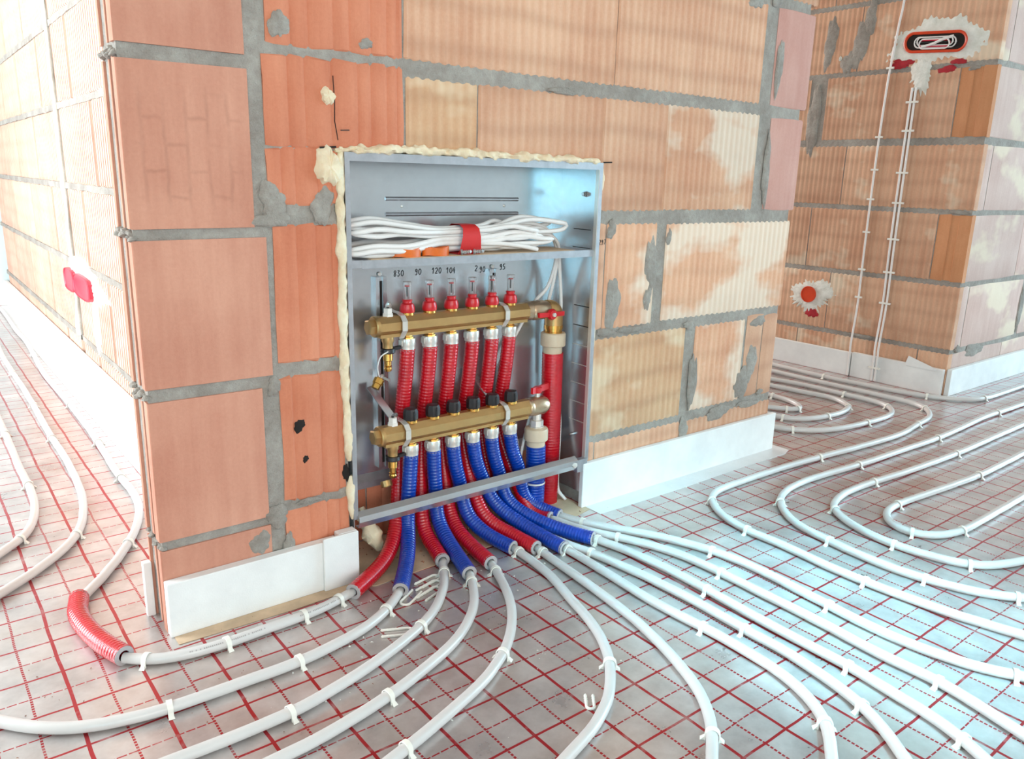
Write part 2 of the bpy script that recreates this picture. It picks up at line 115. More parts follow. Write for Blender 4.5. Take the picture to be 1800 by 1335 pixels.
SLEEVE_XYZ = {
    'r1': [(0.4987, 0.065, 0.4165), (0.4976, 0.0666, 0.3915), (0.4966, 0.0689, 0.3666), (0.4956, 0.0719, 0.3418), (0.4947, 0.0754, 0.317), (0.4941, 0.0791, 0.2922), (0.4939, 0.0832, 0.2675), (0.4935, 0.0868, 0.2427), (0.4921, 0.0879, 0.2178), (0.4891, 0.0855, 0.193), (0.4851, 0.0805, 0.1688), (0.4804, 0.074, 0.1451), (0.4752, 0.0665, 0.1218), (0.4691, 0.058, 0.0991), (0.4614, 0.048, 0.0774), (0.4513, 0.0359, 0.058), (0.4381, 0.0209, 0.0431), (0.4221, 0.0044, 0.0331), (0.4041, -0.0117, 0.0266), (0.3845, -0.0266, 0.0221), (0.3636, -0.0401, 0.019), (0.3421, -0.0528, 0.0172), (0.3204, -0.0653, 0.0159), (0.2987, -0.0777, 0.0145)],
    'b1': [(0.487, 0.035, 0.2065), (0.4854, 0.0349, 0.1807), (0.4829, 0.034, 0.1549), (0.4798, 0.0324, 0.1292), (0.4777, 0.032, 0.1034), (0.4764, 0.0311, 0.0776), (0.4705, 0.021, 0.0551), (0.4598, 0.0023, 0.0408), (0.4472, -0.0183, 0.0316), (0.4332, -0.0391, 0.0252), (0.4182, -0.0599, 0.0211), (0.4027, -0.0804, 0.0186), (0.3869, -0.1009, 0.0165), (0.3712, -0.1213, 0.0145)],
    'r2': [(0.5513, 0.065, 0.4165), (0.5502, 0.0666, 0.392), (0.5492, 0.0688, 0.3675), (0.5483, 0.0717, 0.3432), (0.5474, 0.0751, 0.3188), (0.5467, 0.0788, 0.2946), (0.5464, 0.083, 0.2703), (0.5462, 0.0869, 0.2461), (0.545, 0.0883, 0.2216), (0.5421, 0.0858, 0.1973), (0.5379, 0.0802, 0.1738), (0.5329, 0.0728, 0.1509), (0.5276, 0.0645, 0.1284), (0.5222, 0.0555, 0.1062), (0.517, 0.0459, 0.0842), (0.5124, 0.035, 0.0626), (0.5095, 0.021, 0.0427), (0.5084, 0.0014, 0.0281), (0.506, -0.0217, 0.0204), (0.5012, -0.0455, 0.0167), (0.4955, -0.0693, 0.0145)],
    'b2': [(0.5407, 0.035, 0.2065), (0.5412, 0.035, 0.1816), (0.5419, 0.0343, 0.1568), (0.5428, 0.0327, 0.132), (0.5434, 0.0308, 0.1072), (0.5428, 0.0277, 0.0826), (0.5412, 0.0183, 0.0598), (0.5392, 0.0005, 0.0428), (0.5367, -0.0214, 0.0315), (0.5331, -0.0448, 0.0239), (0.5282, -0.0687, 0.0193), (0.5224, -0.0928, 0.017), (0.5162, -0.1168, 0.0157), (0.5099, -0.1409, 0.0145)],
    'r3': [(0.602, 0.065, 0.4165), (0.6009, 0.0666, 0.3917), (0.5999, 0.0688, 0.3669), (0.5989, 0.0719, 0.3423), (0.598, 0.0753, 0.3176), (0.5972, 0.0791, 0.293), (0.5966, 0.0833, 0.2685), (0.5959, 0.0872, 0.244), (0.5949, 0.0882, 0.2191), (0.5934, 0.0855, 0.1945), (0.5914, 0.0799, 0.1703), (0.5892, 0.0728, 0.1466), (0.5869, 0.0646, 0.1232), (0.5845, 0.0554, 0.1002), (0.5822, 0.0448, 0.0778), (0.5801, 0.0315, 0.0569), (0.5783, 0.0138, 0.0397), (0.5771, -0.0083, 0.0285), (0.5759, -0.0323, 0.0223), (0.5742, -0.0569, 0.0185), (0.5722, -0.0816, 0.0163), (0.5699, -0.1063, 0.0153), (0.5676, -0.1311, 0.0145)],
    'b3': [(0.588, 0.035, 0.2065), (0.5909, 0.0351, 0.1825), (0.5952, 0.0351, 0.1588), (0.6011, 0.035, 0.1354), (0.6064, 0.0334, 0.1119), (0.6087, 0.0288, 0.0884), (0.6094, 0.0194, 0.0662), (0.6124, 0.0044, 0.0476), (0.6183, -0.0145, 0.034), (0.625, -0.0357, 0.0246), (0.6313, -0.0583, 0.0191), (0.6373, -0.0815, 0.0163), (0.6431, -0.1049, 0.0145)],
    'r4': [(0.6545, 0.065, 0.4165), (0.6534, 0.0666, 0.3919), (0.6524, 0.0688, 0.3674), (0.6515, 0.0718, 0.3429), (0.6505, 0.0752, 0.3185), (0.6496, 0.079, 0.2942), (0.6487, 0.0836, 0.27), (0.6479, 0.0879, 0.2457), (0.6471, 0.0889, 0.2212), (0.6463, 0.0851, 0.1969), (0.6455, 0.0776, 0.1734), (0.6447, 0.0679, 0.1507), (0.6439, 0.0572, 0.1286), (0.6433, 0.0457, 0.1068), (0.6433, 0.0333, 0.0855), (0.6445, 0.0197, 0.065), (0.6482, 0.0038, 0.0465), (0.6557, -0.015, 0.0327), (0.665, -0.0363, 0.0244), (0.6725, -0.0592, 0.0196), (0.6772, -0.0832, 0.0167), (0.68, -0.1077, 0.0154), (0.6824, -0.1322, 0.0145)],
    'b4': [(0.6386, 0.035, 0.2065), (0.6426, 0.0351, 0.182), (0.6485, 0.0352, 0.1578), (0.6569, 0.035, 0.1344), (0.6657, 0.0325, 0.1113), (0.6729, 0.0258, 0.0885), (0.6796, 0.0134, 0.0682), (0.6876, -0.004, 0.0525), (0.6965, -0.0243, 0.0412), (0.7049, -0.046, 0.0326), (0.712, -0.069, 0.0262), (0.7174, -0.0928, 0.0218), (0.7216, -0.1172, 0.0189), (0.7253, -0.1417, 0.0166), (0.729, -0.1662, 0.0145)],
    'r5': [(0.705, 0.065, 0.4165), (0.7039, 0.0666, 0.3913), (0.7029, 0.0689, 0.3662), (0.7019, 0.072, 0.3412), (0.7009, 0.0755, 0.3162), (0.6998, 0.0792, 0.2913), (0.6984, 0.0832, 0.2664), (0.6972, 0.0866, 0.2414), (0.697, 0.0877, 0.2162), (0.698, 0.0859, 0.1911), (0.6999, 0.0821, 0.1662), (0.7022, 0.0771, 0.1416), (0.7048, 0.0715, 0.1171), (0.7078, 0.0653, 0.0929), (0.7113, 0.0581, 0.0689), (0.7163, 0.0488, 0.046), (0.7246, 0.034, 0.0277), (0.733, 0.0123, 0.0185), (0.7356, -0.0125, 0.0154), (0.7336, -0.0376, 0.0145)],
    'b5': [(0.687, 0.035, 0.2065), (0.6902, 0.035, 0.1824), (0.6955, 0.0346, 0.1588), (0.7029, 0.0334, 0.1357), (0.7093, 0.031, 0.1124), (0.7133, 0.027, 0.0889), (0.7175, 0.0183, 0.0667), (0.7244, 0.0025, 0.0499), (0.7331, -0.0176, 0.0395), (0.7425, -0.0388, 0.0325), (0.7525, -0.0602, 0.0269), (0.7634, -0.0813, 0.0221), (0.7749, -0.1024, 0.0185), (0.7864, -0.1236, 0.0162), (0.7975, -0.1452, 0.015), (0.8082, -0.167, 0.0145)],
    'r6': [(0.7517, 0.065, 0.4165), (0.7506, 0.0666, 0.3915), (0.7496, 0.0689, 0.3666), (0.7486, 0.0719, 0.3418), (0.7476, 0.0754, 0.3171), (0.7464, 0.0794, 0.2924), (0.7446, 0.0842, 0.2679), (0.743, 0.0883, 0.2433), (0.7431, 0.0889, 0.2183), (0.7452, 0.0851, 0.1937), (0.7486, 0.0786, 0.1698), (0.7527, 0.0707, 0.1464), (0.7571, 0.0621, 0.1233), (0.7618, 0.053, 0.1005), (0.7666, 0.0434, 0.0779), (0.7717, 0.0331, 0.0556), (0.7774, 0.0213, 0.0343), (0.7843, 0.0052, 0.0166), (0.793, -0.0169, 0.0105), (0.8015, -0.0401, 0.0145)],
    'b6': [(0.737, 0.035, 0.2065), (0.7412, 0.0349, 0.1812), (0.7482, 0.0343, 0.1565), (0.7577, 0.0332, 0.1327), (0.7651, 0.0322, 0.1081), (0.7694, 0.0315, 0.0828), (0.7748, 0.0286, 0.0579), (0.7865, 0.0196, 0.0373), (0.8023, 0.004, 0.0247), (0.8159, -0.0167, 0.0181), (0.826, -0.04, 0.0145)],
}

# ------------------------------------------------------------------ helpers
class MB:
    def __init__(self):
        self.v, self.f = [], []

    def add(self, vs, fs):
        n = len(self.v)
        self.v += [tuple(p) for p in vs]
        self.f += [tuple(i + n for i in q) for q in fs]
        return self

    def box(self, x0, x1, y0, y1, z0, z1):
        return self.add([(x0, y0, z0), (x1, y0, z0), (x1, y1, z0), (x0, y1, z0), (x0, y0, z1), (x1, y0, z1), (x1, y1, z1), (x0, y1, z1)],
                        [(0, 3, 2, 1), (4, 5, 6, 7), (0, 1, 5, 4), (1, 2, 6, 5), (2, 3, 7, 6), (3, 0, 4, 7)])

    def bar(self, a, b, w, t, up=(0, 0, 1)):
        """rectangular bar from a to b; w along side, t along up"""
        a, b = Vector(a), Vector(b)
        d = (b - a).normalized()
        s = d.cross(Vector(up)).normalized()
        n = s.cross(d).normalized()
        vs = []
        for p in (a, b):
            for i, j in ((-1, -1), (1, -1), (1, 1), (-1, 1)):
                vs.append(p + s * (w / 2 * i) + n * (t / 2 * j))
        return self.add(vs, [(0, 1, 2, 3), (7, 6, 5, 4), (0, 4, 5, 1), (1, 5, 6, 2), (2, 6, 7, 3), (3, 7, 4, 0)])

    def prism(self, poly, axis, a, b):
        """poly in the two other axes (in xyz order), extruded along axis from a to b"""
        def P(u, v, w):
            return ((w, u, v), (u, w, v), (u, v, w))[axis]
        n = len(poly)
        vs = [P(u, v, a) for u, v in poly] + [P(u, v, b) for u, v in poly]
        fs = [tuple(range(n - 1, -1, -1)), tuple(range(n, 2 * n))] + [(i, (i + 1) % n, n + (i + 1) % n, n + i) for i in range(n)]
        return self.add(vs, fs)

    def sweep(self, path, rad, seg=12, caps=True, flat=1.0, closed=False, ref=None):
        """tube along path; rad a number or f(i, s, angle)"""
        path = [Vector(p) for p in path]
        n = len(path)
        base = len(self.v)
        tang = []
        for i in range(n):
            if closed:
                t = path[(i + 1) % n] - path[i - 1]
            else:
                t = path[min(i + 1, n - 1)] - path[max(i - 1, 0)]
            tang.append(t.normalized() if t.length > 1e-9 else Vector((1, 0, 0)))
        t0 = tang[0]
        nr = Vector(ref) if ref else (Vector((0, 0, 1)) if abs(t0.z) < .9 else Vector((0, 1, 0)))
        nr = (nr - t0 * nr.dot(t0)).normalized()
        s = 0
        for i in range(n):
            t = tang[i]
            nr = (nr - t * nr.dot(t)).normalized()
            b = t.cross(nr)
            if i:
                s += (path[i] - path[i - 1]).length
            for k in range(seg):
                a = 2 * math.pi * k / seg
                r = rad(i, s, a) if callable(rad) else rad
                self.v.append(tuple(path[i] + nr * (math.cos(a) * r * flat) + b * (math.sin(a) * r)))
        for i in range(n if closed else n - 1):
            j = (i + 1) % n
            for k in range(seg):
                m = (k + 1) % seg
                self.f.append((base + i * seg + k, base + i * seg + m, base + j * seg + m, base + j * seg + k))
        if caps and not closed:
            self.f.append(tuple(base + k for k in range(seg - 1, -1, -1)))
            self.f.append(tuple(base + (n - 1) * seg + k for k in range(seg)))
        return self

    def lathe(self, prof, o, axis=(0, 0, 1), seg=20, caps=True, phase=0.0):
        """prof: (radius, height) pairs along axis from o"""
        o, ax = Vector(o), Vector(axis).normalized()
        e = Vector((1, 0, 0)) if abs(ax.x) < .8 else Vector((0, 1, 0))
        e = (e - ax * e.dot(ax)).normalized()
        g = ax.cross(e)
        base = len(self.v)
        for r, h in prof:
            for k in range(seg):
                a = 2 * math.pi * k / seg + phase
                self.v.append(tuple(o + ax * h + e * (math.cos(a) * r) + g * (math.sin(a) * r)))
        for i in range(len(prof) - 1):
            for k in range(seg):
                m = (k + 1) % seg
                self.f.append((base + i * seg + k, base + i * seg + m, base + (i + 1) * seg + m, base + (i + 1) * seg + k))
        if caps:
            self.f.append(tuple(base + k for k in range(seg - 1, -1, -1)))
            self.f.append(tuple(base + (len(prof) - 1) * seg + k for k in range(seg)))
        return self

    def data(self, name, mat, smooth=None):
        me = bpy.data.meshes.new(name)
        me.from_pydata(self.v, [], self.f)
        bm = bmesh.new()
        bm.from_mesh(me)
        bmesh.ops.recalc_face_normals(bm, faces=bm.faces)
        if smooth is not None:
            for f in bm.faces:
                f.smooth = True
            for e in bm.edges:
                if len(e.link_faces) == 2 and e.calc_face_angle(0) > math.radians(smooth):
                    e.smooth = False
        bm.to_mesh(me)
        bm.free()
        me.materials.append(mat)
        return me

    def build(self, name, mat, parent=None, smooth=None, origin=None):
        if origin is not None:
            o = Vector(origin)
            self.v = [tuple(Vector(p) - o) for p in self.v]
        ob = bpy.data.objects.new(name, self.data(name, mat, smooth))
        COL.objects.link(ob)
        if origin is not None:
            ob.location = origin
        if parent is not None:
            attach(ob, parent)
        return ob


def attach(ob, parent):
    m = Matrix.Identity(4)
    p = parent
    while p is not None:
        m = p.matrix_parent_inverse @ Matrix.Translation(p.location) @ m if p.parent is None else m
        if p.parent is not None:
            m = Matrix.Translation(world_loc(p)) @ m
            break
        p = p.parent
    ob.parent = parent
    ob.matrix_parent_inverse = Matrix.Translation(-world_loc(parent))


def world_loc(o):
    if o.parent is None:
        return o.location.copy()
    return world_loc(o.parent) + o.matrix_parent_inverse.translation + o.location


def tag(o, label=None, cat=None, group=None, kind=None):
    if label:
        o['label'] = label
    if cat:
        o['category'] = cat
    if group:
        o['group'] = group
    if kind:
        o['kind'] = kind
    return o


def thing(name, loc, label, cat, group=None):
    o = bpy.data.objects.new(name, None)
    COL.objects.link(o)
    o.location = loc
    o.empty_display_size = .05
    return tag(o, label, cat, group)


def spline(pts, ds):
    """Catmull-Rom through pts, resampled every ds"""
    p = [Vector(q) for q in pts]
    q = [p[0] * 2 - p[1]] + p + [p[-1] * 2 - p[-2]]
    out = []
    for i in range(1, len(q) - 2):
        a, b, c, d = q[i - 1], q[i], q[i + 1], q[i + 2]
        for k in range(12):
            t = k / 12
            out.append(.5 * (2 * b + (c - a) * t + (2 * a - 5 * b + 4 * c - d) * t * t + (3 * b - a - 3 * c + d) * t ** 3))
    out.append(p[-1])
    L = [0]
    for i in range(1, len(out)):
        L.append(L[-1] + (out[i] - out[i - 1]).length)
    n = max(2, round(L[-1] / ds))
    res, j = [], 0
    for k in range(n + 1):
        s = L[-1] * k / n
        while j < len(L) - 2 and L[j + 1] < s:
            j += 1
        u = (s - L[j]) / max(1e-9, L[j + 1] - L[j])
        res.append(out[j].lerp(out[j + 1], min(1, max(0, u))))
    return res


# ------------------------------------------------------------------ materials
class NT:
    def __init__(self, name):
        self.m = bpy.data.materials.new(name)
        self.m.use_nodes = True
        self.t = self.m.node_tree
        self.b = self.t.nodes['Principled BSDF']

    def n(self, kind, **kw):
        nd = self.t.nodes.new(kind)
        for k, v in kw.items():
            setattr(nd, k, v)
        return nd

    def link(self, a, b):
        self.t.links.new(a, b)

    def math(self, op, a, b=None, c=None):
        nd = self.n('ShaderNodeMath', operation=op)
        for i, x in enumerate((a, b, c)):
            if x is None:
                continue
            if isinstance(x, (int, float)):
                nd.inputs[i].default_value = x
            else:
                self.link(x, nd.inputs[i])
        return nd.outputs[0]

    def coord(self):
        if not hasattr(self, '_geo'):
            self._geo = self.n('ShaderNodeNewGeometry')
        return self._geo.outputs['Position']

    def noise(self, scale, detail=4, rough=.6, vec=None, stretch=None):
        nd = self.n('ShaderNodeTexNoise')
        nd.inputs['Scale'].default_value = scale
        nd.inputs['Detail'].default_value = detail
        nd.inputs['Roughness'].default_value = rough
        v = vec or self.coord()
        if stretch:
            mp = self.n('ShaderNodeMapping')
            mp.inputs['Scale'].default_value = stretch
            self.link(v, mp.inputs['Vector'])
            v = mp.outputs[0]
        self.link(v, nd.inputs['Vector'])
        return nd.outputs['Fac']

    def ramp(self, fac, *stops):
        nd = self.n('ShaderNodeValToRGB')
        e = nd.color_ramp.elements
        while len(e) > len(stops):
            e.remove(e[-1])
        while len(e) < len(stops):
            e.new(.5)
        for el, (p, c) in zip(e, stops):
            el.position = p
            el.color = (*c, 1) if len(c) == 3 else c
        self.link(fac, nd.inputs[0])
        return nd.outputs[0]

    def mix(self, fac, a, b, mode='MIX'):
        nd = self.n('ShaderNodeMix', data_type='RGBA', blend_type=mode)
        for sock, x in ((nd.inputs[0], fac), (nd.inputs[6], a), (nd.inputs[7], b)):
            if isinstance(x, (int, float)):
                sock.default_value = x
            elif isinstance(x, tuple):
                sock.default_value = (*x, 1)
            else:
                self.link(x, sock)
        return nd.outputs[2]

    def bump(self, height, strength, dist=.002):
        nd = self.n('ShaderNodeBump')
        nd.inputs['Strength'].default_value = strength
        nd.inputs['Distance'].default_value = dist
        self.link(height, nd.inputs['Height'])
        self.link(nd.outputs[0], self.b.inputs['Normal'])

    def set(self, color=None, rough=None, metal=None, **kw):
        for key, x in (('Base Color', color), ('Roughness', rough), ('Metallic', metal)):
            if x is None:
                continue
            if isinstance(x, (int, float)):
                self.b.inputs[key].default_value = x
            elif isinstance(x, tuple):
                self.b.inputs[key].default_value = (*x, 1)
            else:
                self.link(x, self.b.inputs[key])
        for k, v in kw.items():
            self.b.inputs[k.replace('_', ' ')].default_value = v
        return self.m


def flat_mat(name, col, rough=.5, metal=0., var=.08, scale=40, bump=0., **kw):
    t = NT(name)
    f = t.noise(scale, 4)
    c0 = tuple(max(0, c * (1 - var)) for c in col)
    c1 = tuple(min(1, c * (1 + var)) for c in col)
    t.set(t.ramp(f, (.3, c0), (.7, c1)), rough, metal, **kw)
    if bump:
        t.bump(f, bump, .002)
    return t.m


def brick_mat(name, c_lo, c_hi, stain=0., stain_col=S(226, 205, 180), bands=.0, var=.16, cells=0.):
    t = NT(name)
    info = t.n('ShaderNodeObjectInfo')
    off = t.n('ShaderNodeVectorMath', operation='ADD')
    t.link(t.coord(), off.inputs[0])
    comb = t.n('ShaderNodeCombineXYZ')
    t.link(t.math('MULTIPLY', info.outputs['Random'], 7.), comb.inputs[0])
    t.link(t.math('MULTIPLY', info.outputs['Random'], 3.), comb.inputs[2])
    t.link(comb.outputs[0], off.inputs[1])
    v = off.outputs[0]
    big = t.noise(5, 3, .55, v)
    streak = t.noise(14, 4, .6, v, (3, 3, .25))
    fine = t.noise(160, 3, .7, v)
    f = t.math('ADD', t.math('MULTIPLY', big, .55), t.math('ADD', t.math('MULTIPLY', streak, .35), t.math('MULTIPLY', fine, .18)))
    c = t.ramp(f, (.36, c_lo), (.68, c_hi))
    if bands:
        # rows of darker firing marks where the inner cells of the hollow brick lie
        w = t.n('ShaderNodeTexWave', wave_type='BANDS', bands_direction='Z')
        w.inputs['Scale'].default_value = 4.2
        w.inputs['Distortion'].default_value = 1.2
        w.inputs['Detail'].default_value = 1
        t.link(v, w.inputs['Vector'])
        c = t.mix(t.math('MULTIPLY', t.math('POWER', w.outputs['Fac'], 3.), bands), c, tuple(x * .72 for x in c_lo))
    if cells:
        # darker marks where the webs between the inner cells lie
        sw_ = t.n('ShaderNodeSeparateXYZ')
        t.link(t.coord(), sw_.inputs[0])
        cw = t.n('ShaderNodeCombineXYZ')
        wv = t.noise(30, 2)
        t.link(t.math('ADD', sw_.outputs[2], t.math('MULTIPLY', wv, .012)), cw.inputs[0])
        t.link(t.math('ADD', sw_.outputs[0], t.math('MULTIPLY', wv, .008)), cw.inputs[1])
        bt_ = t.n('ShaderNodeTexBrick')
        bt_.offset = .5
        bt_.inputs['Scale'].default_value = 1.0
        bt_.inputs['Brick Width'].default_value = .075
        bt_.inputs['Row Height'].default_value = .031
        bt_.inputs['Mortar Size'].default_value = .005
        bt_.inputs['Mortar Smooth'].default_value = 1.0
        t.link(cw.outputs[0], bt_.inputs['Vector'])
        zf = t.ramp(t.math('DIVIDE', t.math('ABSOLUTE', t.math('SUBTRACT', sw_.outputs[2], .775)), .12), (.5, (1, 1, 1)), (.8, (0, 0, 0)))
        xf = t.ramp(t.math('DIVIDE', t.math('ABSOLUTE', t.math('SUBTRACT', sw_.outputs[0], .095)), .1), (.6, (1, 1, 1)), (.85, (0, 0, 0)))
        fac = t.math('MULTIPLY', t.math('MULTIPLY', bt_.outputs['Fac'], t.ramp(t.noise(12, 2), (.35, (.2, .2, .2)), (.6, (1, 1, 1)))), t.math('MULTIPLY', zf, xf))
        c = t.mix(t.math('MULTIPLY', fac, cells), c, tuple(x * .6 for x in c_lo))
    if stain:
        sn = t.noise(3.2, 4, .55, v, (1, 1, 1.6))
        m = t.n('ShaderNodeMapRange')
        m.inputs['From Min'].default_value = .62 - stain * .3
        m.inputs['From Max'].default_value = .70 - stain * .3
        t.link(sn, m.inputs['Value'])
        c = t.mix(t.math('MULTIPLY', m.outputs[0], .8), c, stain_col)
    br = t.math('ADD', t.math('MULTIPLY', info.outputs['Random'], var), 1 - var / 2)
    hsv = t.n('ShaderNodeHueSaturation')
    t.link(br, hsv.inputs['Value'])
    t.link(c, hsv.inputs['Color'])
    t.set(hsv.outputs[0], .88)
    t.bump(t.math('ADD', fine, streak), .35, .0012)
    return t.m


M = {}
M['pier_brick'] = brick_mat('smooth_fired_clay', S(188, 122, 100), S(212, 152, 128), var=.06)
M['marked_brick'] = brick_mat('smooth_fired_clay_with_cell_marks', S(184, 118, 96), S(210, 150, 126), var=.04, cells=.32)
M['orange_brick'] = brick_mat('dark_orange_clay', S(190, 106, 76), S(216, 138, 106), var=.08)
M['pale_brick'] = brick_mat('pale_ribbed_clay', S(198, 142, 112), S(220, 174, 144), bands=.3)
M['stained_brick'] = brick_mat('lime_stained_ribbed_clay', S(206, 146, 114), S(228, 180, 148), stain=.42, stain_col=S(230, 210, 190), bands=.2)
M['yellow_brick'] = brick_mat('yellowish_ribbed_clay', S(204, 152, 116), S(224, 182, 144), stain=.3, stain_col=S(232, 206, 174), bands=.35)
M['pink_brick'] = brick_mat('pinkish_clay_end', S(196, 138, 124), S(214, 164, 150))
M['far_brick'] = brick_mat('brown_ribbed_clay', S(196, 142, 112), S(220, 176, 146), stain=.2, bands=.25)
M['far_corner_brick'] = brick_mat('brown_orange_clay', S(188, 122, 80), S(210, 146, 104))
M['far_pink_brick'] = brick_mat('washed_pink_clay', S(196, 158, 146), S(216, 186, 174), stain=.3)
M['left_brick'] = brick_mat('rosy_ribbed_clay', S(210, 158, 136), S(228, 188, 166), bands=.2)  # pale pinkish clay of the left wall

t = NT('cement_mortar')
f1, f2, f3 = t.noise(9, 5), t.noise(70, 5, .7), t.noise(300, 3, .7)
t.set(t.ramp(t.math('ADD', t.math('MULTIPLY', f1, .6), t.math('MULTIPLY', f2, .4)), (.32, S(136, 124, 115)), (.5, S(160, 150, 141)), (.68, S(184, 176, 167))), .95)
t.bump(t.math('ADD', t.math('MULTIPLY', f2, 1.), t.math('MULTIPLY', f3, .5)), .9, .005)
M['mortar'] = t.m

t = NT('white_gypsum_plaster')
f1, f2 = t.noise(30, 4), t.noise(120, 4)
t.set(t.ramp(f1, (.3, S(214, 208, 196)), (.7, S(240, 236, 228))), .85)
t.bump(f2, .7, .003)
M['gypsum'] = t.m

t = NT('polyurethane_foam')
f1, f2 = t.noise(25, 4), t.noise(180, 3)
t.set(t.ramp(f1, (.3, S(226, 196, 160)), (.7, S(244, 226, 198))), .8)
t.bump(t.math('ADD', f1, t.math('MULTIPLY', f2, .3)), .8, .004)
t.b.inputs['Subsurface Weight'].default_value = .1
M['foam'] = t.m

t = NT('white_foam_board')
f1, f2 = t.noise(8, 4), t.noise(420, 2, .5)
t.set(t.ramp(f1, (.3, S(226, 222, 220)), (.7, S(244, 241, 238))), .75)
t.bump(f2, .25, .001)
M['eps'] = t.m

# printed aluminium foil: 5 cm grid, solid lines every 10 cm, dashed ones between
t = NT('printed_foil')
wob = t.n('ShaderNodeTexNoise')
wob.inputs['Scale'].default_value = 7
wob.inputs['Detail'].default_value = 2
t.link(t.coord(), wob.inputs['Vector'])
sep = t.n('ShaderNodeSeparateXYZ')
t.link(t.coord(), sep.inputs[0])
wsep = t.n('ShaderNodeSeparateXYZ')
t.link(wob.outputs['Color'], wsep.inputs[0])
GX, GY, GP = .635, -.352, .0990


def grid_axis(main, other, wv, org, oorg, w_solid, w_dash, dash_len, duty):
    u = t.math('ADD', t.math('SUBTRACT', main, org), t.math('MULTIPLY', t.math('SUBTRACT', wv, .5), .008))
    k = t.math('DIVIDE', u, GP)
    fr = t.math('ABSOLUTE', t.math('SUBTRACT', t.math('SUBTRACT', k, t.math('FLOOR', k)), .5))   # 0.5 at solid lines, 0 at dashed
    solid = t.math('LESS_THAN', t.math('SUBTRACT', .5, fr), w_solid / GP / 2)
    dash = t.math('LESS_THAN', fr, w_dash / GP / 2)
    o = t.math('DIVIDE', t.math('SUBTRACT', other, oorg), dash_len)
    on = t.math('LESS_THAN', t.math('SUBTRACT', o, t.math('FLOOR', o)), duty)
    return t.math('MAXIMUM', solid, t.math('MULTIPLY', dash, on))


# the sheet left of the pier's corner is laid 4 cm out of step
ysh = t.math('SUBTRACT', sep.outputs[1], t.math('MULTIPLY', t.math('LESS_THAN', sep.outputs[0], -.006), .040))
gx = grid_axis(sep.outputs[0], sep.outputs[1], wsep.outputs[0], GX, GY, .0052, .0036, .0062, .72)
gy = grid_axis(ysh, sep.outputs[0], wsep.outputs[1], GY, GX, .0040, .0024, .0145, .84)
line = t.math('MAXIMUM', gx, gy)
worn = t.noise(22, 4)
line = t.math('MULTIPLY', line, t.ramp(worn, (.3, (.55, .55, .55)), (.45, (1, 1, 1))))
cloud = t.noise(9, 5, .65)
base = t.ramp(cloud, (.3, S(176, 166, 164)), (.55, S(206, 199, 197)), (.75, S(226, 222, 220)))
dust = t.noise(3, 4)
base = t.mix(t.math('MULTIPLY', t.ramp(dust, (.5, (0, 0, 0)), (.7, (1, 1, 1))), .35), base, S(206, 184, 166))
colr = t.mix(line, base, S(176, 38, 46))
t.set(colr, t.ramp(cloud, (.3, (.26, .26, .26)), (.7, (.40, .40, .40))), .6)
t.b.inputs['Coat Weight'].default_value = .35
t.b.inputs['Coat Roughness'].default_value = .12
wr1, wr2 = t.noise(9, 2, .5), t.noise(26, 1, .4)
t.bump(t.math('ADD', wr1, t.math('MULTIPLY', wr2, .2)), .22, .010)
M['foil'] = t.m

M['bare'] = flat_mat('dusty_bare_insulation', S(206, 176, 146), .9, var=.18, scale=18, bump=.5)
M['film'] = flat_mat('milky_edge_film', S(222, 216, 214), .35, var=.06, scale=14, bump=.3)
M['pipe'] = flat_mat('white_plastic_pipe', S(212, 206, 203), .34, var=.03, scale=20, Coat_Weight=.2, Coat_Roughness=.15)
M['clip'] = flat_mat('white_plastic_clip', S(240, 234, 224), .4, var=.03, scale=20)
M['red_sleeve'] = flat_mat('red_plastic_sleeve', S(196, 14, 30), .26, var=.12, scale=30, bump=.25, Coat_Weight=.4, Coat_Roughness=.12)
M['blue_sleeve'] = flat_mat('blue_plastic_sleeve', S(0, 58, 158), .28, var=.14, scale=30, bump=.25, Coat_Weight=.4, Coat_Roughness=.12)
M['sleeve_core'] = flat_mat('grey_foam_core', S(176, 166, 166), .9, var=.08)
M['brass'] = flat_mat('brass', S(200, 158, 104), .38, .8, var=.08, scale=30)
M['brass_bright'] = flat_mat('polished_brass', S(222, 170, 90), .2, .95, var=.06, scale=30)
M['nickel'] = flat_mat('nickel_plated', S(224, 216, 208), .28, .45, var=.05, scale=30)
M['bronze'] = flat_mat('dull_nickel_brass', S(196, 168, 140), .28, .85, var=.06, scale=30)
M['black'] = flat_mat('black_plastic', S(38, 32, 34), .42, var=.15, scale=30)
M['red_plastic'] = flat_mat('red_plastic', S(206, 26, 34), .3, var=.06, scale=30)
M['white_plastic'] = flat_mat('white_plastic', S(232, 222, 214), .4, var=.04, scale=30)
M['beige_plastic'] = flat_mat('beige_plastic', S(214, 192, 166), .45, var=.05, scale=40)
M['cable'] = flat_mat('white_cable_sheath', S(236, 228, 224), .4, var=.04, scale=30)
M['orange'] = flat_mat('orange_plastic', S(226, 106, 26), .4, var=.1, scale=40)
M['orange_box'] = flat_mat('orange_red_plastic', S(214, 66, 28), .4, var=.08, scale=40)
M['red_tape'] = flat_mat('red_tape', S(204, 32, 30), .5, var=.06, scale=40)
M['pink_box'] = flat_mat('red_plastic_box', S(206, 44, 66), .4, var=.1, scale=40)
M['steel_wire'] = flat_mat('zinc_screw', S(186, 184, 182), .3, .9, var=.1, scale=60)
M['ink'] = flat_mat('black_marker_ink', S(26, 24, 26), .6, var=.1)
M['print'] = flat_mat('grey_pipe_print', S(168, 160, 158), .5, var=.1)
M['dark'] = flat_mat('dark_gap', S(34, 24, 20), .9, var=.1)
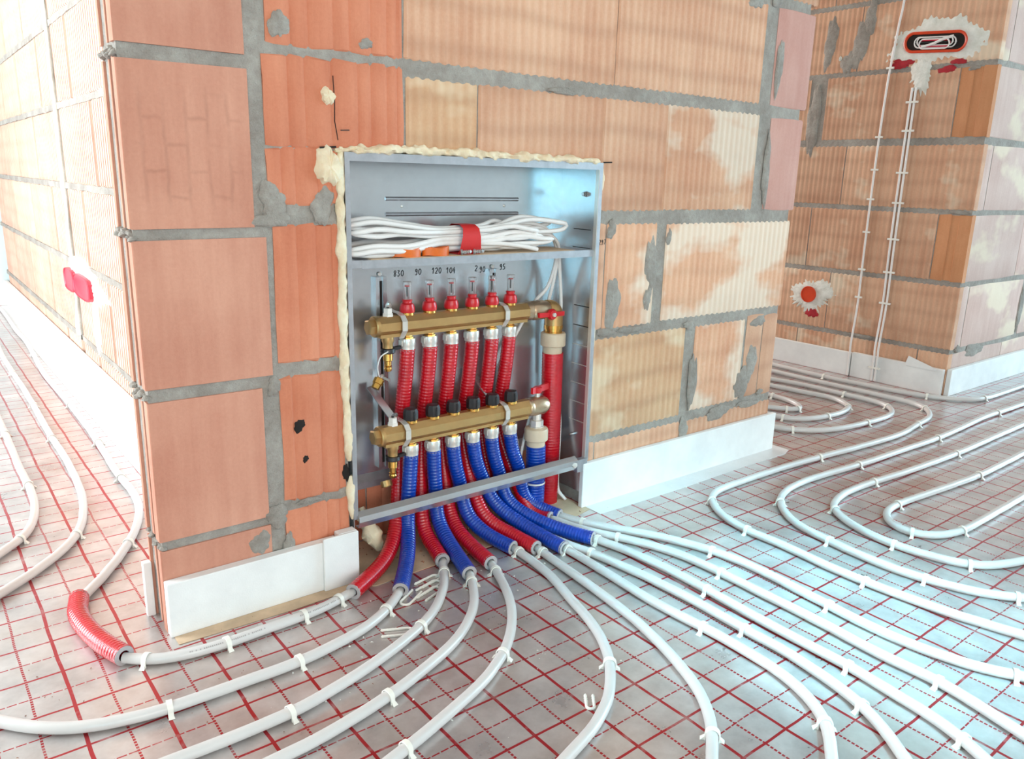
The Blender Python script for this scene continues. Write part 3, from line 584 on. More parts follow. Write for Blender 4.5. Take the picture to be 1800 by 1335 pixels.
M['red_paint'] = flat_mat('red_marking_paint', S(170, 28, 40), .7, var=.2, scale=60)
M['ceiling'] = flat_mat('grey_ceiling', S(206, 196, 186), .9, var=.05, scale=4)
M['outer'] = flat_mat('rough_grey_plaster', S(196, 190, 184), .9, var=.06, scale=5, bump=.3)
M['plaster_wall'] = flat_mat('pale_plaster', S(214, 226, 228), .85, var=.04, scale=6)
M['crumb'] = flat_mat('white_crumbs', S(236, 230, 222), .8, var=.05)
M['grit'] = flat_mat('brick_grit', S(150, 100, 76), .9, var=.2)

t = NT('galvanised_sheet')
cl, cl2 = t.noise(5, 3), t.noise(70, 3)
t.set(t.ramp(t.math('ADD', t.math('MULTIPLY', cl, .7), t.math('MULTIPLY', cl2, .3)), (.35, S(198, 197, 200)), (.65, S(212, 212, 215))), t.ramp(cl, (.3, (.2, .2, .2)), (.7, (.27, .27, .27))), .85)
M['galv'] = t.m
t = NT('galvanised_edge')
t.set(t.ramp(t.noise(40, 3), (.3, S(170, 168, 172)), (.7, S(190, 188, 192))), .42, .75)
M['galv_edge'] = t.m
t = NT('clear_plastic_tube')
t.set((.95, .93, .92), .05, 0., Transmission_Weight=.92, IOR=1.2)
M['glass'] = t.m


# ------------------------------------------------------------------ the setting: floor, walls, bricks
def struct(o):
    return tag(o, kind='structure')


floor = struct(MB().box(-2.3, 6.7, -4.6, 4.0, -.06, 0).build('floor', M['foil']))
# bare strip of insulation along the pier and inside the niche, edge film along the wall on the right
m = MB()
m.prism([(0.005, -.046), (.2, -.052), (.33, -.047), (.355, -.06), (.62, -.05), (.86, -.045), (.93, -.03), (.93, .12), (.34, .12), (.34, -.02), (.005, -.02)], 2, .0002, .0012)
m.build('bare_strip', M['bare'], floor)
m = MB()
m.prism([(.93, -.065), (1.2, -.068), (1.45, -.062), (1.66, -.064), (1.70, -.05), (1.70, .02), (1.65, -.004), (.93, -.004)], 2, .0002, .0014)
m.build('edge_film', M['film'], floor)
m = MB()
m.prism([(.142, .12), (.17, .12), (.17, 3.75), (.12, 3.75)], 2, .0002, .0014)
m.build('edge_film', M['film'], floor)

H = 2.6
core = MB()
core.box(.004, .19, .0034, .083, 0, H)
core.box(.19, .335, .0034, .22, 0, H)
core.box(.94, 1.648, .0034, .22, 0, H)
core.box(.335, .94, .0034, .22, .787, H)
core.box(.335, .94, .126, .22, 0, .787)
wall_front = struct(core.build('wall_front', M['mortar']))
wall_left = struct(MB().box(.2, .33, .084, 3.8, 0, H).build('wall_left', M['mortar']))
wall_right = struct(MB().box(2.7435, 6.6, -.0115, 1.6, 0, H).build('wall_right', M['mortar']))
wall_back = struct(MB().box(-2.3, .33, 3.8, 3.95, 0, H).build('wall_back', M['plaster_wall']))
# outer walls behind the camera and behind the doorway, with window openings; the rear one is added for the north fill
def wall_with_opening(name, x0, x1, y0, y1, openings):
    m = MB()
    along_x = (x1 - x0) > (y1 - y0)
    a0, a1 = (x0, x1) if along_x else (y0, y1)
    cuts = sorted(openings)
    pos = a0
    def seg(p, q, z0, z1):
        if along_x:
            m.box(p, q, y0, y1, z0, z1)
        else:
            m.box(x0, x1, p, q, z0, z1)
    for p, q, z0, z1 in cuts:
        seg(pos, p, 0, H)
        seg(p, q, 0, z0)
        seg(p, q, z1, H)
        pos = q
    seg(pos, a1, 0, H)
    return struct(m.build(name, M['outer']))


wall_with_opening('wall_rear', .33, 6.75, 3.8, 3.95, [(1.2, 2.8, .85, 2.15)])
wall_with_opening('wall_west', -2.35, -2.2, -4.6, 3.95, [(-4.25, -2.75, .1, 2.0), (.2, 2.8, .6, 2.1)])
wall_with_opening('wall_south', -2.35, 6.75, -4.65, -4.5, [(-1.7, .5, .8, 2.2)])
wall_with_opening('wall_east', 6.6, 6.75, -4.65, 3.95, [(-3.3, -1.3, .25, 2.35)])
m = MB()      # ceiling with an opening added for the roof beam
m.box(-2.35, .25, -4.65, 3.95, H, H + .15)
m.box(.85, 6.75, -4.65, 3.95, H, H + .15)
m.box(.25, .85, -4.65, -2.8, H, H + .15)
m.box(.25, .85, -2.2, 3.95, H, H + .15)
struct(m.build('ceiling', M['ceiling']))


def rib_columns(width, kind, rnd):
    """(u, depth) pairs across the brick face"""
    if kind in ('rib', 'finerib'):
        per = .0202 if kind == 'rib' else .026
        n = max(1, round(width / per))
        per = width / n
        out = [(0, 0)]
        for i in range(n):
            a = i * per
            for q, d in ((.24, .0003), (.42, .0016), (.60, .0024), (.78, .0016), (.96, .0002)):
                out.append((a + per * q, d))
        out.append((width, 0))
        if kind == 'finerib':
            out = [(0, 0)]
            for i in range(n):
                a = i * per
                out += [(a + per * .70, 0), (a + per * .74, .012), (a + per * .90, .012), (a + per * .94, 0)]
            out.append((width, 0))
        return out
    if kind == 'groove':      # broken inner face with a few broad ridges
        out, u = [(0, 0)], 0
        while u < width - .03:
            w = rnd.uniform(.022, .05)
            u = min(u + w, width - .012)
            out += [(u - .004, 0), (u, .0026), (u + .005, .0006)]
        out.append((width, 0))
        return out
    if kind == 'channel':     # brick end with one broad channel
        return [(0, 0), (width * .36, 0), (width * .38, .0028), (width * .62, .0028), (width * .64, 0), (width, 0)]
    return [(0, 0), (width * .33, .0004), (width * .66, 0), (width, 0)]


def brick(wall, org, ud, nd, u0, u1, z0, z1, mat, kind='rib', depth=.03, proud=0., rag=.0012):
    """a brick whose face lies in the wall plane through org; ud along the wall, nd out of the wall"""
    org, ud, nd = Vector(org), Vector(ud), Vector(nd)
    rnd = random.Random(int(u0 * 9973 + z0 * 7919 + org.x * 131))
    cols = rib_columns(u1 - u0, kind, rnd)
    h = z1 - z0
    rows = [0, .004, h * .35, h * .7, h - .004, h]
    vs, fs = [], []
    C = len(cols)
    for j, r in enumerate(rows):
        edge = j in (0, len(rows) - 1)
        for i, (u, d) in enumerate(cols):
            zz = z0 + r
            uu = u0 + u
            dd = d - proud
            if edge:
                dd += .003
                zz += rnd.uniform(-1, 1) * rag
            if i in (0, C - 1):
                dd += .0025
                uu += rnd.uniform(-1, 1) * rag * .7
            vs.append(org + ud * uu - nd * dd + Vector((0, 0, zz)))
    for j in range(len(rows) - 1):
        for i in range(C - 1):
            fs.append((j * C + i, j * C + i + 1, (j + 1) * C + i + 1, (j + 1) * C + i))
    n = len(vs)
    for uu, zz in ((u0, z0), (u1, z0), (u1, z1), (u0, z1)):
        vs.append(org + ud * uu - nd * depth + Vector((0, 0, zz)))
    T = (len(rows) - 1) * C
    fs.append((n, n + 3, n + 2, n + 1))
    fs.append(tuple([n] + [n + 1] + [i for i in range(C - 1, -1, -1)]))
    fs.append(tuple([n + 3] + [T + i for i in range(C)] + [n + 2]))
    fs.append(tuple([n] + [j * C for j in range(len(rows))] + [n + 3]))
    fs.append(tuple([n + 1, n + 2] + [j * C + C - 1 for j in range(len(rows) - 1, -1, -1)]))
    return MB().add(vs, fs).build('brick', mat, wall, smooth=40)


FR = ((0, 0, 0), (1, 0, 0), (0, -1, 0))
# --- right part of the front wall (ribbed bricks), row by row
for u0, u1, z0, z1, mat, kind in [
    (.459, .9625, .9385, 1.168, 'pale_brick', 'rib'), (.966, 1.466, .9395, 1.168, 'pale_brick', 'rib'), (1.515, 1.674, .938, 1.168, 'pink_brick', 'plain'),
    (.462, .6125, .785, .912, 'yellow_brick', 'rib'), (.6165, .938, .785, .913, 'pale_brick', 'rib'), (.938, 1.137, .681, .914, 'pale_brick', 'rib'),
    (1.1385, 1.475, .682, .915, 'stained_brick', 'rib'), (1.527, 1.667, .681, .912, 'pink_brick', 'plain'),
    (.94, .9635, .42, .655, 'pale_brick', 'plain'), (.967, 1.127, .418, .654, 'stained_brick', 'rib'), (1.162, 1.656, .42, .652, 'stained_brick', 'rib'),
    (.94, 1.257, .166, .397, 'yellow_brick', 'rib'), (1.298, 1.50, .171, .395, 'stained_brick', 'rib'), (1.512, 1.584, .175, .405, 'pale_brick', 'plain'), (1.588, 1.65, .17, .4, 'pale_brick', 'plain'),
    (.94, .962, 0, .152, 'pale_brick', 'plain'), (.9655, 1.262, 0, .15, 'pale_brick', 'rib'), (1.266, 1.45, 0, .147, 'pale_brick', 'rib'), (1.453, 1.65, 0, .15, 'pale_brick', 'rib'),
    (.459, .79, 1.19, 1.425, 'pale_brick', 'rib'), (.794, 1.29, 1.19, 1.425, 'pale_brick', 'rib'), (1.294, 1.674, 1.19, 1.425, 'pale_brick', 'rib'),
    (.459, .9625, 1.445, 1.68, 'pale_brick', 'rib'), (.966, 1.466, 1.445, 1.68, 'pale_brick', 'rib'), (1.51, 1.674, 1.445, 1.68, 'pale_brick', 'plain'),
]:
    brick(wall_front, *FR, u0, u1, z0, z1, M[mat], kind)
# --- second column beside the pier (dark orange, broken faces)
for u0, u1, z0, z1 in [(.216, .457, .938, 1.18), (.2075, .457, .785, .925), (.2075, .332, .695, .785), (.212, .328, .431, .664), (.2115, .329, .181, .409), (.2095, .334, 0, .166), (.216, .457, 1.2, 1.43), (.21, .457, 1.45, 1.68)]:
    brick(wall_front, *FR, u0, u1, z0, z1, M['orange_brick'], 'groove', rag=.003)


def pier_brick(x1, z0, z1):
    """end brick of the wall: smooth front, tongue-and-groove side"""
    side = [(0, .086), (0, .074), (.010, .072), (.010, .050), (.002, .048), (.002, .040), (.012, .038), (.012, .022), (.0, .020), (0, .0015), (.0015, 0)]
    rnd = random.Random(int(z0 * 1000))
    n = len(side)
    poly = [(x1, 0), (x1, .04), (.05, .04), (.05, .086)] + side
    m = MB().prism(poly, 2, z0, z1)
    m.v = [(x + rnd.uniform(-.0008, .0008), y, z + rnd.uniform(-.0012, .0012)) for x, y, z in m.v]
    m.build('brick', M['marked_brick' if abs(z0 - .66) < .01 else 'pier_brick'], wall_front, smooth=30)


for x1, z0, z1 in [(.181, .917, 1.155), (.184, .66, .896), (.201, .4165, .644), (.181, .163, .396), (.183, 0, .146), (.184, 1.168, 1.4), (.19, 1.415, 1.66)]:
    pier_brick(x1, z0, z1)

# --- left wall, seen at a glancing angle
LF = ((.19, 0, 0), (0, -1, 0), (-1, 0, 0))
lz = [0, .181, .4365, .684, .927, 1.17, 1.42, 1.67]
for r in range(7):
    z0, z1 = lz[r] + (.009 if r else 0), lz[r + 1] - .009
    ys = [.09, .62, 1.2, 1.69] if r % 2 else [.09, .34, .9, 1.44, 1.69]
    for a, b in zip(ys[:-1], ys[1:]):
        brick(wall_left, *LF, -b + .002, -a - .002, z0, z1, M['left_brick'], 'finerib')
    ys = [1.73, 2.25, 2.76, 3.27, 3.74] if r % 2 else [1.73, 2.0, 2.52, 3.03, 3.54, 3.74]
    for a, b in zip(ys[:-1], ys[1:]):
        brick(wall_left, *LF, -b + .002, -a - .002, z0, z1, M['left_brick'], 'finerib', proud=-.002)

for z in lz[1:]:
    for ya, yb in ((.088, 1.70), (1.72, 3.79)):
        n_ = 40
        vs, fs = [], []
        for i in range(n_ + 1):
            y = ya + (yb - ya) * i / n_
            for dx, dz in ((.012, -.012), (0, -.0095), (0, .0095), (.012, .012)):
                vs.append((.1905 + dx + (R.uniform(-.0015, .0015) if dx == 0 else 0), y, z + dz + (R.uniform(-.002, .002) if dx == 0 else 0)))
        for i in range(n_):
            for k in range(3):
                fs.append((i * 4 + k, i * 4 + k + 1, i * 4 + k + 5, i * 4 + k + 4))
        MB().add(vs, fs).build('mortar_joint', M['mortar'], wall_left, smooth=40)
# --- far wall beyond the doorway: face towards the doorway, then the face beside it
FA = ((2.74, 0, 0), (0, -1, 0), (-1, 0, 0))
rz = [0, .163, .411, .666, .910, 1.166, 1.414, 1.664]
for r in range(7):
    z0, z1 = rz[r] + (.008 if r else 0), rz[r + 1] - (.008 if r != 3 else .012)
    if r == 3:
        z1 = .899
    if r == 4:
        z0 = .923
    ys = [(-.015, .098), (.102, .61), (.614, 1.12), (1.124, 1.6)] if r % 2 == 0 else [(-.015, .49), (.494, 1.0), (1.004, 1.5)]
    if r == 4:
        ys = [(-.015, .101), (.105, .606), (.678, 1.12), (1.124, 1.6)]
    for i, (a, b) in enumerate(ys):
        corner = i == 0
        short = corner and r % 2 == 0 and r > 0
        brick(wall_right, *FA, -b, -a, z0, z1, M['far_corner_brick'] if short else M['far_brick'], 'channel' if short else 'rib')
    xs = [(2.772, 3.21), (3.214, 3.72), (3.724, 4.23)] if r % 2 == 0 else [(2.772, 2.822), (2.828, 3.318), (3.345, 3.84), (3.844, 4.34)]
    for a, b in xs:
        brick(wall_right, (0, -.015, 0), (1, 0, 0), (0, -1, 0), a, b, z0, z1, M['far_pink_brick'], 'plain')
# brick lining of the niche below the cabinet
for a, b in ((.338, .43), (.434, .62), (.624, .80), (.804, .938)):
    brick(wall_front, (0, .1215, 0), (1, 0, 0), (0, -1, 0), a, b, 0, .134, M['orange_brick'], 'groove', depth=.01)


def splat(name, wall, org, ud, nd, u, z, ru, rz_, mat, seed, thick=.003, spike=0., n=34):
    """irregular raised patch on a wall plane"""
    rnd = random.Random(seed)
    org, ud, nd = Vector(org), Vector(ud), Vector(nd)
    ph = [rnd.uniform(0, 6.28) for _ in range(4)]
    vs, fs = [org + ud * u + Vector((0, 0, z)) + nd * thick], []
    for ring, (k, t_) in enumerate(((.45, 1.), (.8, .8), (1., -.6))):
        for i in range(n):
            a = 2 * math.pi * i / n
            r = 1 + .14 * math.sin(2 * a + ph[0]) + .10 * math.sin(3 * a + ph[1]) + .08 * math.sin(7 * a + ph[2]) + rnd.uniform(-.06, .06)
            if spike and i % 2:
                r += spike * rnd.uniform(.2, 1.) * (1.5 if math.sin(a) < -.2 else .6) * (ring / 2)
            vs.append(org + ud * (u + math.cos(a) * r * ru * k) + Vector((0, 0, z + math.sin(a) * r * rz_ * k)) + nd * (thick * t_ * rnd.uniform(.7, 1.25)))
    for i in range(n):
        j = (i + 1) % n
        fs.append((0, 1 + i, 1 + j))
        for ring in range(2):
            b0, b1 = 1 + ring * n, 1 + (ring + 1) * n
            fs.append((b0 + i, b1 + i, b1 + j, b0 + j))
    return MB().add(vs, fs).build(name, mat, wall, smooth=60)


for i, (x, z, rx, rz_) in enumerate([
    (.238, .967, .016, .022), (.215, .70, .022, .03), (.212, .672, .03, .014), (.386, .955, .013, .009), (.30, .694, .02, .03), (.202, .395, .012, .016), (.196, .16, .022, .02), (.215, .095, .010, .03),
    (.163, .118, .018, .024), (.255, .175, .02, .006), (.98, .642, .014, .02), (.995, .475, .026, .055), (1.115, .56, .02, .06), (1.11, .48, .012, .03), (1.07, .41, .05, .008),
    (1.545, .27, .026, .05), (1.51, .215, .035, .04), (1.30, .25, .016, .08), (1.28, .12, .02, .035), (1.42, .148, .05, .018), (1.55, .152, .05, .01), (1.56, .385, .03, .016), (1.525, .78, .014, .09),
    (1.535, 1.03, .014, .07), (1.42, 1.165, .03, .014), (1.50, 1.18, .02, .014), (.82, .916, .04, .006), (1.17, .62, .008, .02), (1.60, .18, .015, .008), (1.27, .40, .02, .012), (.98, .41, .03, .01),
]):
    splat('mortar_smear', wall_front, *FR, x, z, rx, rz_, M['mortar'], 100 + i, .0022)
for i, (y, z, ry, rz_) in enumerate([(.615, 1.29, .025, .10), (.49, 1.27, .03, .09), (.46, 1.36, .025, .06), (.53, 1.21, .03, .04), (.655, .96, .025, .10), (.645, 1.06, .02, .08), (.06, 1.152, .02, .008), (.03, .665, .03, .007), (.33, .166, .05, .008)]):
    splat('mortar_smear', wall_right, *FA, -y, z, ry, rz_, M['mortar'], 200 + i, .003)
for i, (x, z, rx, rz_) in enumerate([(2.95, .15, .09, .022), (3.33, .55, .02, .12), (3.33, .28, .02, .1), (2.80, .17, .02, .014)]):
    splat('mortar_smear', wall_right, (0, -.015, 0), (1, 0, 0), (0, -1, 0), x, z, rx, rz_, M['mortar'], 230 + i, .003)
# lumpy mortar squeezed out of the pier's joints at the corner
for i, z in enumerate((.906, .652, .406, .155, 1.162)):
    q = MB()
    for k in range(9):
        cy_, rr_ = .004 + .009 * k + R.uniform(-.002, .002), R.uniform(.006, .010)
        prof = [(.002, -rr_ * .6), (rr_ * R.uniform(.7, 1.1), -rr_ * .2), (rr_ * R.uniform(.6, 1.), rr_ * .25), (.0015, rr_ * .6)]
        q.lathe(prof, (R.uniform(-.001, .007), cy_, z + R.uniform(-.007, .006) - .002), (R.uniform(-.4, .4), R.uniform(-.3, .3), 1), 7, phase=R.uniform(0, 6))
    q.build('mortar_lump', M['mortar'], wall_front, smooth=35)
# mortar squeezed into the ragged vertical joint of the left wall, with foam
pts = [(.189, 1.712 + .008 * math.sin(k * 1.7), .19 + k * .07) for k in range(21)]
MB().sweep(spline(pts, .02), lambda i, s, a: max(.002, .008 + .012 * noise.noise(Vector((s * 11, math.cos(a) * .6, 3)))), 10, flat=1.).build('mortar_lump', M['gypsum'], wall_left, smooth=60)
# holes knocked into the bricks of the second column, a crack and pencil marks above the cabinet
splat('brick_hole', wall_front, *FR, .243, .318, .010, .012, M['dark'], 31, .0008)
splat('brick_hole', wall_front, *FR, .252, .255, .005, .007, M['dark'], 32, .0008)
splat('brick_hole', wall_front, *FR, .329, .212, .008, .016, M['dark'], 33, .0008)
MB().sweep([(.325, -.0005, .90), (.327, -.0005, .86), (.326, -.0005, .83), (.331, -.0005, .80)], .0007, 6).build('crack', M['dark'], wall_front)
MB().bar((.298, -.0008, .787), (.327, -.0008, .789), .0012, .003).build('saw_mark', M['dark'], wall_front)
MB().bar((.943, -.0008, .783), (.968, -.0008, .784), .0012, .003).build('saw_mark', M['dark'], wall_front)
MB().bar((.336, -.0008, .816), (.352, -.0008, .817), .001, .0015).build('pencil_mark', M['ink'], wall_front)
tag(splat('foam_blob', None, *FR, .315, .868, .012, .016, M['foam'], 41, .006), 'small dab of cream foam stuck to the orange brick above the cabinet', 'foam')


# --- white foam boards along the foot of the walls
def board(name, poly_boxes, mat='eps', bev=.0015):
    m = MB()
    for b in poly_boxes:
        m.box(*b)
    o = m.build(name, M[mat])
    md = o.modifiers.new('edge', 'BEVEL')
    md.width, md.segments = bev, 1
    return struct(o)


board('baseboard_front_left', [(.0, .30, -.02, -.0005, 0, .096)])
board('baseboard_front_middle', [(.268, .338, -.0265, -.0205, .0, .104), (.3005, .338, -.0205, -.0005, 0, .104)])
board('baseboard_front_right', [(.918, 1.672, -.014, -.0005, 0, .109)])
board('baseboard_left', [(.17, .1885, .12, 3.79, 0, .135)])
board('baseboard_back', [(-2.1, .17, 3.775, 3.7995, 0, .12)])
board('baseboard_pier_side', [(-.014, -.0005, .07, .083, 0, .1)], bev=.001)
b1_ = board('baseboard_right', [(2.722, 2.7385, -.012, .345, 0, .099), (2.722, 2.7385, .352, .72, 0, .096), (2.722, 2.7385, .722, 1.5, 0, .096)])
board('baseboard_far_right', [(2.742, 4.55, -.034, -.0165, 0, .1)])
m = MB()
m.prism([(.128, .100), (.120, .128), (.112, .126), (.012, .098), (.016, .09), (.128, .09)], 0, 2.7195, 2.7215)
m.v = [(x, y, z) for x, y, z in m.v]
o = m.build('board_offcut', M['eps'])
tag(o, 'thin white offcut leaning on the foam board at the far wall corner', 'offcut')

# ------------------------------------------------------------------ pipes, sleeves, clips
PIPE_R, SLEEVE_R = .0085, .0150
ORD = ['first', 'second', 'third', 'fourth', 'fifth', 'sixth', 'seventh', 'eighth']
PIPE_LABEL = {
    'r1': 'white heating pipe from the leftmost red sleeve along the pier to the loose red sleeve',
    'r1b': 'white heating pipe from the loose red sleeve running back closest to the left wall',
    'b1': 'white heating pipe from the leftmost blue sleeve sweeping out to the left edge',
    'r2': 'white heating pipe curving left out of the second red sleeve',
    'b2': 'white heating pipe curving left out of the second blue sleeve',
    'r3': 'white heating pipe curving left out of the third red sleeve',
    'b3': 'white heating pipe from the third blue sleeve bending back in a wide bow',
    'r4': 'white heating pipe from the fourth red sleeve, first straight run right of the wide bow',
    'b4': 'white heating pipe from the fourth blue sleeve, second straight run right of the wide bow',
    'r5': 'white heating pipe coming from under the fourth blue sleeve, third straight run',
    'b5': 'white heating pipe from the longest blue sleeve, fourth straight run',
    'r6': 'white heating pipe from under the rightmost sleeves, fifth straight run',
    'b6': 'white heating pipe from the rightmost blue sleeve, nearest the wall, sixth straight run',
    'u1': 'white heating pipe turning a tight bend near the wall then leading into the doorway',
    'u2': 'white heating pipe with the second hairpin bend counted from the front wall',
    'u3': 'white heating pipe with the third hairpin bend counted from the front wall',
    'u4': 'white heating pipe hairpin innermost of the loops at the right edge',
    'pa': 'white heating pipe running along the foam board of the far wall corner',
    'pc': 'white heating pipe forming the outer loop behind the doorway edge',
    'pd': 'white heating pipe forming the middle loop behind the doorway edge',
    'pe': 'white heating pipe forming the small inner loop behind the doorway edge',
    'l2': 'white heating pipe second from the left wall in the bright side room',
    'l3': 'white heating pipe third from the left wall in the bright side room',
}
PIPE_SHORT = {
    'r1': 'pipe between leftmost red sleeve and loose sleeve', 'r1b': 'pipe closest to the left wall', 'b1': 'pipe of the leftmost blue sleeve', 'r2': 'pipe of the second red sleeve', 'b2': 'pipe of the second blue sleeve',
    'r3': 'pipe of the third red sleeve', 'b3': 'wide bowed pipe', 'r4': 'first straight run right of the bow', 'b4': 'second straight run right of the bow', 'r5': 'third straight run right of the bow',
    'b5': 'fourth straight run right of the bow', 'r6': 'fifth straight run right of the bow', 'b6': 'sixth straight run right of the bow', 'u1': 'hairpin pipe nearest the front wall', 'u2': 'second hairpin pipe from the wall',
    'u3': 'third hairpin pipe from the wall', 'u4': 'innermost hairpin pipe', 'pa': 'pipe along the far foam board', 'pc': 'outer loop at the doorway', 'pd': 'middle loop at the doorway', 'pe': 'small inner loop at the doorway',
    'l2': 'second pipe from the left wall', 'l3': 'third pipe from the left wall',
}
EXT = {'b1': (0, .35), 'r2': (0, .4), 'b2': (0, .4), 'r3': (0, .4), 'b3': (0, .3), 'r4': (0, .3), 'b4': (0, .3), 'r5': (0, .4), 'b5': (0, .4), 'r6': (0, .4), 'b6': (0, .4), 'u1': (.4, .3), 'u2': (.4, .4), 'u3': (.4, .5), 'u4': (.5, .5),
       'pa': (.3, .5), 'pc': (.25, .3), 'pd': (.2, .25), 'pe': (.2, .2), 'r1b': (0, .1), 'l2': (.4, .5), 'l3': (.3, .5)}


def extend(p, a, b):
    p = [Vector(q) for q in p]
    if a:
        p = [p[0] + (p[0] - p[1]).normalized() * a] + p
    if b:
        p = p + [p[-1] + (p[-1] - p[-2]).normalized() * b]
    return p


for k, xy in PIPE_XY.items():
    pts = extend([(x, y, .0095) for x, y in xy], *EXT.get(k, (0, 0)))
    path = spline(pts, .012)
    o = MB().sweep(path, PIPE_R, 14).build('heating_pipe', M['pipe'], smooth=50, origin=(pts[0].x, pts[0].y, 0))
    tag(o, PIPE_LABEL[k], 'pipe', 'white underfloor heating pipes')
    if k == 'r1':
        q, rp = MB(), random.Random(3)
        for i in range(3, len(path) - 4):
            if (i // 5) % 3 == 2:
                continue
            d_ = (path[i + 1] - path[i]).normalized()
            sd = Vector((0, 0, 1)).cross(d_)
            nrm = (sd * .72 + Vector((0, 0, .70))).normalized()
            tv = d_.cross(nrm)
            for j in range(4):
                if rp.random() < .2:
                    continue
                c_ = path[i] + d_ * (j * .003) + nrm * (PIPE_R + .0002)
                w_, h_ = .0009, rp.uniform(.0008, .0013)
                q.add([c_ - d_ * w_ - tv * h_, c_ + d_ * w_ - tv * h_, c_ + d_ * w_ + tv * h_, c_ - d_ * w_ + tv * h_], [(0, 1, 2, 3)])
        tag(q.build('pipe_print', M['print'], o), kind='stuff')


def sleeve_path(pts):
    return spline(pts, .0017)


def build_sleeve(name, pts, r, mat, label, group):
    path = sleeve_path(pts)
    seed = pts[0][0] * 37
    rad = lambda i, s, a: r * (1 + .032 * math.sin(s * 2 * math.pi / .0068) + .012 * noise.noise(Vector((s * 14 + seed, math.cos(a), math.sin(a)))))
    th = thing(name, path[-1], label, 'sleeve', group)
    MB().sweep(path, rad, 14, caps=False).build('corrugated_skin', mat, th, smooth=60)
    for end, nxt in ((path[-1], path[-2]), (path[0], path[1])):
        d = (end - nxt).normalized()
        MB().lathe([(PIPE_R * 1.02, -.004), (PIPE_R * 1.02, .0006), (r * .985, .0006), (r * .99, -.004)], end, d, 20, caps=False).build('cut_end', M['sleeve_core'], th, smooth=40)
    return th


SIDE = ['leftmost', 'second', 'third', 'fourth', 'fifth', 'rightmost']
for i in range(6):
    for c, cn in (('r', 'red'), ('b', 'blue')):
        pts = SLEEVE_XYZ[f'{c}{i + 1}']
        lab = {'r': f'{SIDE[i]} of the six red corrugated sleeves hanging from the upper brass manifold', 'b': f'{SIDE[i]} of the six blue corrugated sleeves hanging from the lower brass manifold'}[c]
        build_sleeve('pipe_sleeve', pts, SLEEVE_R, M[f'{cn}_sleeve'], lab, f'{cn} sleeves of the manifold')
build_sleeve('pipe_sleeve', [(-.077, -.050, .0145), (-.094, .0, .0145), (-.107, .062, .0145), (-.111, .122, .0145), (-.100, .178, .0145)], SLEEVE_R + .001, M['red_sleeve'], 'short loose red sleeve lying on the foil left of the pier', 'loose sleeve')

# U-shaped clip that pins a pipe to the floor: local x along the pipe
m = MB()
ri, th_ = PIPE_R + .0006, .0016
arc = [(-ri, 0)] + [(-ri * math.cos(a), .0095 + ri * math.sin(a)) for a in [math.pi * k / 10 for k in range(11)]] + [(ri, 0)]
arc_o = [(-ri - th_, 0)] + [(-(ri + th_) * math.cos(a), .0095 + (ri + th_) * math.sin(a)) for a in [math.pi * k / 10 for k in range(11)]] + [(ri + th_, 0)]
n = len(arc)
vs = []
for x in (-.0038, .0038):
    vs += [(x, y, max(z, .0003)) for y, z in arc] + [(x, y, max(z, .0003)) for y, z in arc_o]
fs = []
for i in range(n - 1):
    a, b, c, d = i, i + 1, n + i, n + i + 1
    e = 2 * n
    fs += [(a, c, d, b), (e + a, e + b, e + d, e + c), (c, e + c, e + d, d), (a, b, e + b, e + a)]
fs += [(0, 2 * n, 3 * n, n), (n - 1, 2 * n - 1, 4 * n - 1, 3 * n - 1)]
m.add(vs, fs)
for s in (-1, 1):   # barbed feet
    y = s * (ri + th_)
    m.add([(-.003, y, .0005), (.003, y, .0005), (.0045, y + s * .006, .0004), (-.0045, y + s * .006, .0004), (-.0025, y - s * .001, .007), (.0025, y - s * .001, .007)],
          [(0, 1, 2, 3), (0, 4, 5, 1), (1, 5, 2), (2, 5, 4, 3), (0, 3, 4)])
CLIP_MESH = m.data('pipe_clip', M['clip'], 50)
for k, lst in CLIP_AT.items():
    for i, (x, y, a) in enumerate(lst):
        o = bpy.data.objects.new('pipe_clip', CLIP_MESH)
        COL.objects.link(o)
        o.location = (x, y, 0)
        o.rotation_euler = (0, 0, a + R.uniform(-.15, .15))
        where = 'only' if len(lst) == 1 else ORD[i]
        tag(o, f'white plastic clip on the {PIPE_SHORT[k]}, {where} along it', 'clip', 'clips pinning the heating pipes')

# unused clips dropped on the foil between the sleeves
def loose_clip(x, y, rz_, label, s=1.):
    mm = MB()
    L, w = .046 * s, .0095 * s
    path = [(L, -w, .002), (L * .5, -w, .002), (.004, -w, .002)] + [(.002 - w * .9 * math.sin(q), -w * math.cos(q), .002) for q in [math.pi * j / 6 for j in range(7)]] + [(.004, w, .002), (L * .5, w, .002), (L, w, .002)]
    mm.sweep(path, .0024, 6)
    for sy in (-1, 1):
        for fx in (.55, .75, .95):
            mm.add([(L * fx, sy * w - .0035, .001), (L * fx + .004, sy * w, .0015), (L * fx, sy * w + .0035, .001), (L * fx + .001, sy * w, .0055)], [(0, 1, 2), (0, 3, 1), (1, 3, 2), (0, 2, 3)])
    o = mm.build('loose_clip', M['clip'])
    o.location = (x, y, .0002)
    o.rotation_euler = (0, 0, rz_)
    return tag(o, label, 'clip', 'unused clips lying on the foil')


loose_clip(.462, -.098, 3.35, 'unused white clip, topmost of four beside the second red sleeve')
loose_clip(.452, -.116, 3.42, 'unused white clip, second from top of four beside the second red sleeve')
loose_clip(.440, -.136, 3.5, 'unused white clip, third from top of four beside the second red sleeve')
loose_clip(.366, -.146, .55, 'unused white clip, lowest of four beside the second red sleeve')
loose_clip(.326, -.228, 2.7, 'unused white clip on the foil beside the bend of the second red pipe')
loose_clip(.439, -.553, .9, 'unused white clip lying against the wide bowed pipe', .6)

